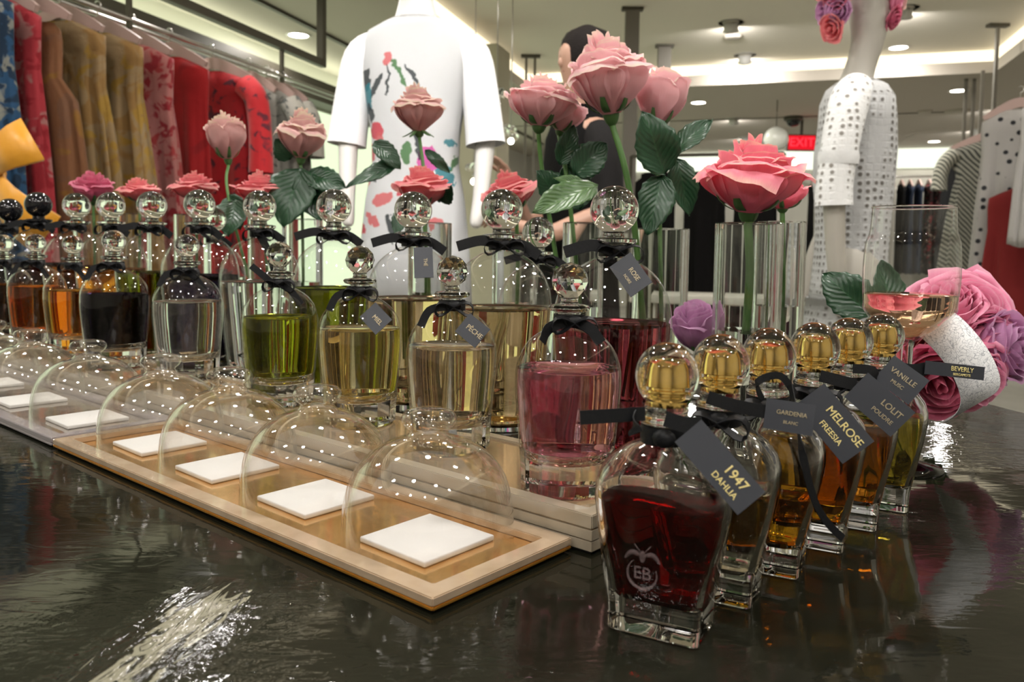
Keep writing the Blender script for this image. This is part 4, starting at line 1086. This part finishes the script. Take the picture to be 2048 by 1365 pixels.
small_bottle('small bottle of dark amber perfume at the left edge of the photo', 8, 1.2289, 1.12, 'brown', facet=False, tails=[TLc])

# ------------------------------------------------------------------ large bottles behind
def large_bottle(label, px, Y, s, liq, black=False, tails=(), tagpx=None, lines=(), fill=1.):
    c = P(px, 500, Y); c.z = .0005
    t = thing('perfume_flacon', label, 'perfume bottle', c, group='large round bottles behind the small ones')
    S = lambda pr: [(r * s, z * s) for r, z in pr]
    zt = .1175 * fill
    b = bm_(); lathe(b, S(sprof([(.040, .008), (.043, .03), (.0475, .08), (.0500, .110), (.0495, .124), (.0465, .139), (.040, .1525), (.030, .163), (.018, .1705), (.0105, .1735), (.0095, .178), (.0095, .184)], 4)), 56, cap0=False, cap1=False); obj('glass_body', b, M_shell, t)
    b = bm_(); lathe(b, S([(.038, 0), (.0398, .002), (.0400, .0075), (.038, .0085), (.03, .0085), (.002, .0085)]), 40); obj('base', b, M_solid, t, ang=35)
    b = bm_(); lathe(b, S(sprof([(.002, .009), (.032, .0095), (.0385, .014), (.0412, .03), (.0458, .08), (.0482, .108), (.0484, zt - .002)], 3) + [(.0483, zt), (.046, zt - .001), (.002, zt - .001)]), 56); obj('liquid', b, LIQ[liq], t, ang=50)
    b = bm_(); lathe(b, S([(.0088, .172), (.0088, .1805), (.0165, .1825), (.0195, .1850), (.0195, .1875), (.0165, .1885), (.0092, .1890), (.0085, .1925), (.0095, .1940)]), 32)
    mt = M_blackglass if black else M_solid
    st = obj('stopper', b, mt, t, ang=35)
    b = bm_(); ball(b, (0, 0, .2118 * s), .0203 * s, 40); obj('crystal_ball', b, mt, st)
    ribbon(t, .1785 * s, .0106 * s, s * 1.35, [([Vector(q_) * s for q_ in tl], w * s) for tl, w in tails])
    if tagpx: card_tag(t, c, tagpx, Y - .028 * s, Y - .046 * s, tagpx[2], lines, M_foild)
    return t
LT = ([(-.004, -.012, .179), (-.020, -.014, .182), (-.042, -.014, .176)], .010)
RT = ([(.004, -.012, .179), (.020, -.014, .178), (.036, -.020, .168)], .010)
large_bottle('large bottle of deep rose perfume behind the pink bottle', 1227, .66, 1.0, 'rosewood', tails=[LT], tagpx=((1240, 520), (1283, 580), 52), lines=[('ROSE', .26, .55, .12), ('NOIRE', .16, .55, -.2)])
large_bottle('large bottle of tea gold perfume behind the peach bottle', 1003, .78, 1.02, 'tea', tails=[LT, RT])
large_bottle('large bottle of tea gold perfume behind the yellow bottle, square tag at its neck', 826, .88, 1.034, 'tea', tails=[LT, RT], tagpx=((846, 495), (848, 556), 38), lines=[('THÉ', .26, .5, .1)])
large_bottle('large bottle of moss green perfume behind the green bottle', 668, .99, 1.073, 'moss', tails=[LT, RT])
large_bottle('large bottle of clear perfume right of the small clear bottle', 520, 1.09, 1.09, 'clear', tails=[RT, ([(.002, -.012, .178), (.02, -.03, .155), (.035, -.045, .12)], .012)])
large_bottle('large bottle of inky perfume directly behind the small clear bottle', 400, 1.19, 1.12, 'ink', tails=[RT])
large_bottle('large bottle of moss brown perfume between the clear and blue black small bottles', 305, 1.27, 1.127, 'moss', tails=[LT, RT])
large_bottle('large bottle of amber perfume behind the blue black bottle', 223, 1.36, 1.14, 'amber', tails=[RT])
large_bottle('large bottle of dark amber perfume behind the golden bottle', 155, 1.43, 1.15, 'brown', tails=[LT])
large_bottle('large black stoppered bottle behind the small amber bottle', 79, 1.50, 1.17, 'ink', black=True, tails=[LT, RT])
large_bottle('large black stoppered bottle at the left edge of the photo', 22, 1.57, 1.13, 'ink', black=True, tails=[LT])
large_bottle('large clear stoppered bottle peeping out behind the second tea gold bottle', 1076, .93, .93, 'clear', tails=[LT, RT])
large_bottle('large clear stoppered bottle peeping out right of the inky bottle', 428, 1.36, 1.04, 'clear', tails=[RT])

# ------------------------------------------------------------------ row of tagged flask bottles
def flask(label, corner, stop_px, liq, fill, group, engraved=False, gold_style=0):
    cpt = T(*corner)
    ang_ = math.radians(-28); dx = Vector((math.cos(ang_), math.sin(ang_), 0)); dy = Vector((-math.sin(ang_), math.cos(ang_), 0))
    c = cpt - dx * .0218 + dy * .0147; c.z = .0006
    t = thing('flask_bottle', label, 'perfume bottle', c, rot=ang_, group=group)
    def sec(z, a, bq, e, n=48):
        return ell(0, 0, z, a, bq, n, e)
    outer = [(.0, .0212, .0141, 14), (.001, .0220, .0149, 14), (.014, .0226, .0154, 12), (.030, .0258, .0168, 8), (.050, .0300, .0180, 4.2), (.062, .0318, .0189, 3.8), (.069, .0316, .0188, 3.4), (.076, .0294, .0180, 3.0), (.082, .0247, .0163, 2.6), (.087, .0177, .0134, 2.2), (.090, .0112, .0105, 2), (.093, .0095, .0095, 2), (.0975, .0092, .0092, 2)]
    def wid(z):
        for (z0, a0, b0, e0), (z1, a1, b1, e1) in zip(outer, outer[1:]):
            if z0 <= z <= z1:
                f = (z - z0) / (z1 - z0); return a0 + (a1 - a0) * f, b0 + (b1 - b0) * f, e0 + (e1 - e0) * f
    # thick blown wall: outer skin, and the cavity inside it
    WL = .0023; b = bm_(); loft(b, [sec(*o_) for o_ in outer])
    inner = [sec(.0150, .0165, .0088, 4.5), sec(.0158, .0188, .0112, 5)]
    for z in (.0185, .026, .034, .042, .050, .058, .064, .069, .0745, .079, .083, .0865, .0895, .092, .0955):
        a, bq, e = wid(z); wl = WL if z < .082 else .0026
        inner.append(sec(z - (.0012 if z > .07 else 0), a - wl, bq - wl, min(e, 5)))
    bmesh.ops.recalc_face_normals(b, faces=b.faces)
    nb = len(b.faces); loft(b, inner); b.faces.ensure_lookup_table()
    gb = obj('glass_body', b, M_solid, t, ang=30)
    b2 = bm_(); b2.from_mesh(gb.data); b2.faces.ensure_lookup_table()
    bmesh.ops.reverse_faces(b2, faces=b2.faces[nb:]); b2.to_mesh(gb.data); b2.free()
    zt = .014 + (.0625 - .014) * fill
    lr = [sec(.0152, .0162, .0085, 4.5), sec(.0160, .0185, .0109, 5)]
    for k in range(7):
        z = .0187 + (zt - .0187) * k / 6; a, bq, e = wid(z); lr.append(sec(z, a - .00252, bq - .00252, min(e, 5)))
    a, bq, e = wid(zt); lr.append(sec(zt - .0005, a - .0040, bq - .0040, min(e, 5)))
    b = bm_(); loft(b, lr); obj('liquid', b, LIQ[liq], t, ang=50)
    # stopper: solid crystal ball over a gold pump collar
    b = bm_(); lathe(b, [(.0095, .0978), (.0120, .0985), (.0120, .1005), (.0100, .1025), (.0105, .1045)] + [(.0148 * math.sin(a_), .1205 - .0158 * math.cos(a_)) for a_ in [.70 + (PI - .72) * k / 16 for k in range(17)]], 40)
    st = obj('stopper', b, M_solid, t)
    b = bm_(); lathe(b, sprof([(.0066, .1065), (.0068, .109)], 1) + [(.0070, .1125), (.0058, .1128), (.0058, .1140), (.0074, .1143), (.0074, .1152), (.0056, .1156), (.0056, .1164), (.0072, .1167), (.0066, .1235), (.0058, .1255), (.003, .1262), (.0005, .1263)], 32)
    obj('gold_cap', b, M_gold, st, ang=40)
    if engraved:
        fr = -wid(.036)[1] - .0004
        Mt = lambda x, z: Matrix.Translation((x, fr, z)) @ Matrix.Rotation(PI / 2, 4, 'X')
        b = bm_()
        cx_, cz_ = -.004, .031
        tube(b, [(cx_ + .0070 * math.cos(a_), fr, cz_ + .0070 * math.sin(a_)) for a_ in [2.2 + k * .28 for k in range(17)]], [.0002 + .0005 * math.sin(PI * k / 16) for k in range(17)], 6)
        for sg in (-1, 1):   # bee above the letters: wings, body
            tube(b, spl([(cx_ + sg * .001, fr, cz_ + .0085), (cx_ + sg * .005, fr, cz_ + .0095), (cx_ + sg * .0085, fr, cz_ + .0060)], 4), [.0003, .0008, .0011, .0012, .0012, .0011, .0009, .0006, .0003], 6)
            tube(b, [(cx_ + sg * .0005, fr, cz_ + .0095), (cx_ + sg * .004, fr, cz_ + .0135)], .00035, 5)
        ball(b, (cx_, fr, cz_ + .008), .0014, 10, (1, .4, 2))
        g = obj('engraving', b, M_frost, t)
        text('lettering', 'EB', .0082, M_frost, g, Mt(cx_, cz_), .00008)
    return t, c, dx, dy

TG = 'flask bottles with gold caps in a row'
def flask_dress(t, c, ang_off, tails=(), knot=None):
    inv = Matrix.Rotation(math.radians(28), 3, 'Z')
    tl = [([inv @ (Vector(q_) - c) for q_ in pth], w) for pth, w in tails]
    ribbon(t, .0935, .0102, 1.05, tl, knot=knot)

FL = [((1395, 1305), 'darkred', .98, 'flask bottle of ruby perfume, nearest of the row, tag 1947'), ((1500, 1225), 'champ', .92, 'flask bottle of champagne perfume just behind the ruby one'), ((1595, 1165), 'honey', .62, 'flask bottle of honey perfume, third from the ruby one'),
      ((1685, 1112), 'honey', 1.12, 'flask bottle filled high with honey perfume, fourth from the ruby one'), ((1752, 1068), 'amber', 1.1, 'flask bottle of amber perfume, fifth from the ruby one'), ((1815, 1030), 'lime', 1.08, 'flask bottle of olive gold perfume, last of the row, tag sticking out to the right')]
inv28 = Matrix.Rotation(math.radians(28), 3, 'Z')
TAGS = [(((1376, 862), (1503, 1008)), 72, [('1947', .40, .70, .14), ('DAHLIA', .26, .68, -.24)], M_foil),
        (((1530, 826), (1628, 842)), 62, [('GARDENIA', .20, .55, .1), ('BLANC', .15, .55, -.2)], M_foild),
        (((1618, 790), (1717, 906)), 76, [('MELROSE', .30, .62, .16), ('FREESIA', .22, .58, -.22)], M_foil),
        (((1712, 770), (1806, 850)), 68, [('LOLITA'[:5], .26, .70, .12), ('POUDRE', .18, .66, -.2)], M_foild),
        (((1768, 735), (1838, 786)), 62, [('VANILLE', .24, .5, .1), ('MUSC', .17, .5, -.2)], M_foild),
        (((1850, 735), (1968, 748)), 27, [('BEVERLY', .50, .62, .12), ('BERGAMOTE', .26, .62, -.28)], M_foil)]
for i, (cr, lq, fl, lb) in enumerate(FL):
    t, c, dx, dy = flask(lb, cr, None, lq, fl, TG, engraved=(i == 0))
    tails = []
    if i == 0:
        Yk = c.y - .016
        tails = [([P(1290, 828, Yk), P(1225, 832, Yk - .004), P(1160, 836, Yk - .006)], .0062), ([P(1275, 832, Yk), P(1268, 850, Yk - .004), P(1272, 868, Yk - .006)], .0075), ([P(1330, 838, Yk), P(1370, 850, Yk - .003), P(1404, 850, Yk - .004)], .0070)]
    elif i == 1:
        Yk = c.y - .016
        tails = [([P(1415, 795, Yk), P(1470, 812, Yk - .002), P(1540, 826, Yk - .003)], .0065)]
    elif i == 2:
        Yk = c.y - .018
        tails = [([P(1525, 800, Yk), P(1515, 765, Yk - .004), P(1560, 752, Yk - .004), P(1590, 790, Yk - .004)], .004), ([P(1580, 770, Yk - .006), P(1592, 830, Yk - .016), P(1603, 900, Yk - .030), P(1625, 990, Yk - .032), P(1650, 1040, Yk - .030), P(1686, 1078, Yk - .028)], .0040)]
    elif i == 3:
        Yk = c.y - .016
        tails = [([P(1640, 752, Yk), P(1690, 765, Yk - .003), P(1712, 770, Yk - .003)], .007)]
    elif i == 4:
        Yk = c.y - .016
        tails = [([P(1705, 738, Yk), P(1745, 742, Yk - .004), P(1752, 765, Yk - .004)], .006)]
    else:
        Yk = c.y - .014
        tails = [([P(1790, 735, Yk), P(1825, 742, Yk - .003), P(1852, 738, Yk - .003)], .009)]
    tl = [([inv28 @ (Vector(q_) - c) for q_ in pth], w) for pth, w in tails]
    ribbon(t, .0935, .0102, 1.05, tl, loops=(i not in (0,)))
    # tag in table frame, then turned into the bottle frame
    (a_, b_), wpx, lines, foil = TAGS[i]
    tg = card_tag(t, c, (a_, b_), c.y - .020, c.y - (.034 if i < 5 else .012), wpx, lines, foil)
    Rm = inv28.to_4x4()
    tg.matrix_local = Rm @ tg.matrix_local

# ------------------------------------------------------------------ vases and roses
def vase(label, px, Y, r, h, water=.5, group='clear glass cylinder vases'):
    c = P(px, 500, Y); c.z = .0005
    t = thing('glass_vase', label, 'vase', c, group=group)
    wl = .0045
    b = bm_(); lathe(b, [(r - .002, 0), (r, .002), (r, h - .001), (r - .001, h), (r - wl + .001, h), (r - wl, h - .001), (r - wl, .016), (r - wl - .002, .014), (.001, .014)], 48); obj('cylinder', b, M_vase, t, ang=35)
    if water:
        b = bm_(); lathe(b, [(.001, .0155), (r - wl - .0025, .0155), (r - wl - .0006, .018), (r - wl - .0006, h * water), (.001, h * water - .0005)], 40); obj('water', b, M_water, t, ang=40)
    return c
def Vv(px, Y, z=.02):
    q_ = P(px, 500, Y); return Vector((q_.x, q_.y, z))
VC = Vector((0, -1, .25))
V1 = vase('glass vase under the front pink rose', 1497, .76, .032, .206, .5)
V2 = vase('glass vase half hidden behind the front rose vase', 1562, .90, .027, .213, .55)
V3 = vase('glass vase of the tallest pale roses', 1322, .97, .034, .205, .45)
V4 = vase('glass vase left of the tallest roses, behind the rose coloured bottle', 1166, 1.0, .026, .212, .5)
V5 = vase('glass vase under the coral rose in front of the white dress', 860, 1.24, .034, .216, .5)
V6 = vase('glass vase under the coral rose left of the big stopper', 1030, 1.12, .032, .20, .5)
V7 = vase('glass vase behind the large clear bottle', 535, 1.42, .034, .23, .5)
V8 = vase('glass vase behind the inky bottle', 385, 1.55, .034, .235, .5)
V9 = vase('glass vase behind the moss brown bottle', 268, 1.68, .034, .24, .5)
V10 = vase('glass vase behind the dark amber bottle', 182, 1.74, .034, .24, .5)
V11 = vase('glass vase of the tall cream roses on the left', 612, 1.42, .03, .225, .5)

# front rose
h = P(1497, 425, .76)
rose('rose pink bloom in full flower on the front glass vase', M_rfront, (V1.x, V1.y, .10), (h.x, h.y, h.z), .046, .074, 1.0, 8, 5, axis=(.03, -.10, 1), stem_r=.0042, ruff=1.2, mid=(V1.x + .002, V1.y, .16))
b_ = rose('cut rose stem bud hidden behind the front rose', M_rfront, (V2.x, V2.y, .03), (V2.x, V2.y, .228), .028, .035, .5, 4, 15, stem_r=.003)
# tall roses
h = P(1222, 228, .96)
rose('tallest pale pink rose above the largest stopper', M_rpale, (V3.x - .012, V3.y - .01, .02), h, .046, .098, .85, 8, 21, axis=(-.14, -.16, 1), stem_r=.0038, mid=P(1262, 400, .95), ruff=1.3,
     leaves=[(P(1330, 350, .93), P(1288, 222, .91), .055, (.2, -1, .1), M_leaf), (P(1325, 350, .93), P(1296, 468, .91), .043, (-.1, -1, .2), M_leaf), (P(1345, 310, .95), P(1424, 233, .96), .032, (-.3, -.8, .6), M_leaf),
             (P(1352, 315, .95), P(1382, 432, .95), .036, (.1, -1, .1), M_leaf), (P(1196, 372, .93), P(1066, 418, .90), .040, (.1, -.8, .6), M_leaf2), (P(1185, 376, .94), P(1108, 352, .93), .018, (.1, -.7, .7), M_leaf2)])
h = P(1312, 252, 1.0)
rose('pale pink rose leaning right behind the tallest rose', M_rpale, (V3.x + .008, V3.y + .01, .02), h, .034, .076, .45, 6, 22, axis=(.15, .05, 1), mid=P(1318, 400, .99))
h = P(1078, 252, .99)
rose('pale pink rose with creamy edges left of the tallest rose', M_rpale, (V4.x - .006, V4.y, .02), h, .042, .064, .8, 8, 23, axis=(.08, -.10, 1), mid=P(1090, 380, 1.0), ruff=1.3,
     leaves=[(P(1120, 400, 1.0), P(1076, 342, .98), .04, (.2, -1, .3), M_leaf), (P(1150, 350, 1.0), P(1212, 285, .99), .045, (0, -1, .4), M_leaf), (P(1120, 330, 1.0), P(1150, 250, 1.0), .03, (.4, -1, .1), M_leaf)])
h = P(1120, 262, 1.03)
rose('small pale rose bud tucked beside the creamy edged rose', M_rpale, (V4.x + .008, V4.y + .005, .02), h, .028, .045, .4, 6, 24, axis=(.25, -.1, 1), mid=P(1138, 390, 1.01),
     leaves=[(P(1130, 360, 1.03), P(1185, 330, 1.02), .05, (0, -1, .2), M_leaf), (P(1160, 420, 1.02), P(1130, 330, 1.02), .05, (0.2, -1, .2), M_leaf)])
# coral low roses
def low(label, V, pxb, pyb, Y, R, H, seed, mat=M_rcoral, opn=1., axis=(0, -.12, 1), leaves=()):
    h_ = P(pxb, pyb, Y)
    return rose(label, mat, (V.x, V.y, .03), h_, R, H, opn, 7, seed, axis=axis, leaves=leaves)
low('coral rose low in front of the painted dress', V5, 845, 412, 1.24, .040, .064, 31, leaves=[(P(880, 405, 1.26), P(900, 375, 1.22), .03, (.3, -1, .2), M_leaf), (P(805, 420, 1.22), P(792, 470, 1.2), .025, (0, -1, .2), M_leaf)])
low('coral rose low between the mannequin arm and the tall roses', V6, 1030, 420, 1.12, .037, .058, 32, axis=(-.3, -.25, 1))
low('coral rose on the left above the large clear stopper', V7, 522, 408, 1.42, .041, .058, 33, leaves=[(P(470, 400, 1.42), P(455, 470, 1.38), .06, (0, -1, .2), M_leaf)])
low('coral rose on the left above the inky bottle stopper', V8, 391, 402, 1.55, .040, .058, 34)
low('coral rose on the left above the moss brown bottle stopper', V9, 279, 402, 1.68, .038, .050, 35)
low('mauve pink rose at the left end of the flower row', V10, 186, 402, 1.74, .041, .064, 36, M_rmauve, .7, axis=(.1, -.25, 1))
# tall cream roses on the left and before the dress
h = P(838, 262, 1.3)
rose('dusky cream pink rose in front of the painted dress', M_rcream, (V5.x - .006, V5.y + .01, .02), h, .039, .076, .9, 8, 41, axis=(-.05, -.12, 1), mid=P(850, 390, 1.26), droop=.6, ruff=1.3,
     leaves=[(P(748, 283, 1.3), P(802, 335, 1.29), .035, (.3, -1, .3), M_leaf), (P(800, 325, 1.3), P(690, 370, 1.28), .03, (0, -1, .6), M_leaf), (P(850, 300, 1.3), P(900, 345, 1.3), .02, (0, -1, .3), M_leaf)])
h = P(602, 316, 1.42)
rose('tall cream pink rose right of the scarlet dress', M_rcream, (V11.x - .004, V11.y, .02), h, .040, .088, .9, 8, 42, axis=(.10, -.1, 1), mid=P(604, 400, 1.42), ruff=1.3,
     leaves=[(P(600, 335, 1.42), P(565, 452, 1.38), .085, (0, -1, .3), M_leaf), (P(612, 350, 1.42), P(690, 372, 1.40), .05, (0, -1, .5), M_leaf), (P(580, 320, 1.42), P(552, 278, 1.4), .04, (.2, -1, .2), M_leaf), (P(606, 345, 1.42), P(640, 440, 1.40), .06, (0, -1, .3), M_leaf)])
h = P(456, 318, 1.5)
rose('tall cream rose in front of the scarlet dress', M_rcream, (V7.x - .012, V7.y + .01, .02), h, .036, .086, .5, 7, 43, axis=(-.06, -.1, 1), mid=P(458, 400, 1.46),
     leaves=[(P(458, 390, 1.46), P(480, 458, 1.44), .05, (0, -1, .2), M_leaf)])
# lilac rose lying on the table right of the rose coloured bottle
h = P(1398, 700, .84)
rose('lilac rose standing on the table left of the front rose vase', M_rlilac, (h.x - .01, h.y + .02, 0.004), h, .024, .056, .45, 6, 44, axis=(-.25, -.25, 1), stem_r=.003)

# ------------------------------------------------------------------ wine glass
Yw = .65
c = P(1824, 500, Yw); c.z = 0
zt = P(1824, 415, Yw).z; zl = P(1824, 588, Yw).z
t = thing('wine_glass', 'stemmed glass of rose wine behind the bouquet and flask bottles', 'wine glass', c)
rr = 76 / F * Yw; rm = 89 / F * Yw
bz = P(1824, 675, Yw).z
b = bm_(); lathe(b, sprof([(.004, bz - .004), (.018, bz + .004), (.034, bz + .020), (rm * .97, zl - .006), (rm, zl + .014), (rm * .97, zl + .04), (rr * 1.04, zt - .02), (rr, zt)], 5), 56, cap0=False, cap1=False); obj('bowl', b, shell_mat('thin wine glass', k=.8, power=3.2, floor_=.05), t)
b = bm_(); lathe(b, [(rr - .0006, zt - .0006), (rr + .0006, zt - .0006), (rr + .0006, zt + .0006), (rr - .0006, zt + .0006), (rr - .0006, zt - .0006)], 48, cap0=False, cap1=False); obj('rim', b, M_solid, t)
b = bm_(); lathe(b, [(.031, 0), (.032, .0015), (.02, .004), (.006, .008), (.0042, .02), (.0038, bz * .6), (.0045, bz - .008), (.006, bz - .002)], 32); obj('stem', b, M_solid, t)
b = bm_(); lathe(b, sprof([(.002, bz - .0005), (.017, bz + .0055), (.0325, bz + .0215), (rm * .955, zl - .006), (rm * .96, zl - .001)], 5) + [(rm * .93, zl), (.002, zl)], 48); obj('wine', b, LIQ['rosewine'], t, ang=50)

# ------------------------------------------------------------------ bouquet at right
BC = P(1935, 720, .72)
def brose(label, px, py, Y, R, H, mat, axis, seed, opn=.85, L=7):
    p = P(px, py, Y); ax = Vector(axis).normalized()
    base = p - ax * H * .8
    end = Vector((BC.x + (base.x - BC.x) * .2, BC.y + .05, max(.012, base.z * .3)))
    return rose(label, mat, end, base, R, H, opn, L, seed, axis=ax, stem_r=.003, group='roses of the bouquet')
brose('big candy pink rose facing forward at the top of the bouquet', 1958, 612, .735, .042, .046, M_rhot, (.05, -1, .55), 51, 1., 8)
brose('candy pink rose at the left of the bouquet, beside the paper band', 1868, 700, .715, .030, .048, M_rcoral, (-.45, -.8, .1), 52, .5, 6)
brose('lilac pink rose at the right edge of the bouquet', 2042, 690, .72, .034, .046, M_rlilac, (.6, -.8, .2), 53, .6, 6)
brose('mauve rose at the bottom left of the bouquet behind the last flask', 1880, 770, .685, .034, .046, M_rmauve, (-.3, -1, -.25), 54, .6, 6)
brose('pink rose at the bottom right of the bouquet', 1975, 772, .70, .034, .046, M_rhot, (.4, -.9, -.35), 55, .7, 6)
brose('pink rose under the big one on the right side of the bouquet', 1992, 700, .72, .036, .046, M_rhot, (.35, -1, .0), 56, .6, 6)
brose('pink rose at the upper left of the bouquet behind the wine glass', 1890, 590, .74, .034, .046, M_rhot, (-.3, -.6, .8), 57, .7, 6)
m, nt, out = newmat('white lace paper')
tc = node(nt, 'ShaderNodeTexCoord').outputs['Object']
v = node(nt, 'ShaderNodeTexVoronoi', {'Vector': node(nt, 'ShaderNodeTexNoise', {'Vector': tc, 'Scale': 60.}).outputs[1], 'Scale': 14.}, feature='DISTANCE_TO_EDGE')
f = ramp(nt, v.outputs[0], [(.03, (1, 1, 1)), (.07, (0, 0, 0))])
pbsdf(nt, out, Base_Color=mixc(nt, f, (.88, .88, .89, 1), (.45, .46, .49, 1)), Roughness=.7)
M_paper = m
pth = [(1838, 655, .672), (1872, 650, .650), (1915, 690, .638), (1948, 740, .634), (1960, 785, .638), (1940, 815, .655), (1905, 832, .69)]
pv = spl([P(*q_) for q_ in pth], 6)
b = bm_(); o0 = Vector((P(1920, 740, .68).x, P(1920, 740, .68).y, 0))
strip(b, [q_ - o0 for q_ in pv], (.75, -.15, .55), .033, .0004)
t = tag_(obj('paper_band', b, M_paper), 'white lace paper band wrapped around the pink bouquet', 'ribbon'); t.location = W(o0); t.rotation_euler = (0, 0, PSI)
# loose leaves standing beside the wine glass
for lb, foot, bp_, tp_, w_, n_, sd in (('dark green rose leaf standing left of the wine glass', P(1752, 500, .70), P(1742, 632, .70), P(1645, 545, .72), .040, (-.3, -1, .2), 3),
                                       ('dark green rose leaf seen through the wine glass', P(1788, 500, .93), P(1782, 650, .93), P(1768, 520, .93), .045, (0, -1, .1), 5)):
    o0 = Vector((foot.x, foot.y, .0008)); t = thing('rose_leaf', lb, 'leaf', o0)
    obj('blade', leaf_bm(bp_ - o0, tp_ - o0, w_, n_, seed=sd), M_leaf, t)
    b = bm_(); tube(b, spl([(0, 0, .001), (bp_ - o0) * .5 + Vector((.004, 0, 0)), bp_ - o0], 5), .0013, 7); obj('petiole', b, M_stem, t)

# ------------------------------------------------------------------ light and colour management
w = bpy.data.worlds.new('world'); scene.world = w; w.use_nodes = True
w.node_tree.nodes['Background'].inputs[0].default_value = (.9, .86, .78, 1); w.node_tree.nodes['Background'].inputs[1].default_value = .05
vs = scene.view_settings; scene.display_settings.display_device = 'sRGB'
vs.view_transform = 'Standard'; vs.look = 'None'; vs.exposure = .22; vs.gamma = 1.; vs.use_curve_mapping = False
cy = scene.cycles
cy.use_adaptive_sampling = True; cy.adaptive_threshold = .08; cy.adaptive_min_samples = 16
cy.max_bounces = 15; cy.transmission_bounces = 14; cy.glossy_bounces = 5; cy.diffuse_bounces = 3; cy.transparent_max_bounces = 28
cy.caustics_refractive = True; cy.caustics_reflective = True; cy.blur_glossy = .6
cy.sample_clamp_indirect = 3.0; cy.sample_clamp_direct = 0
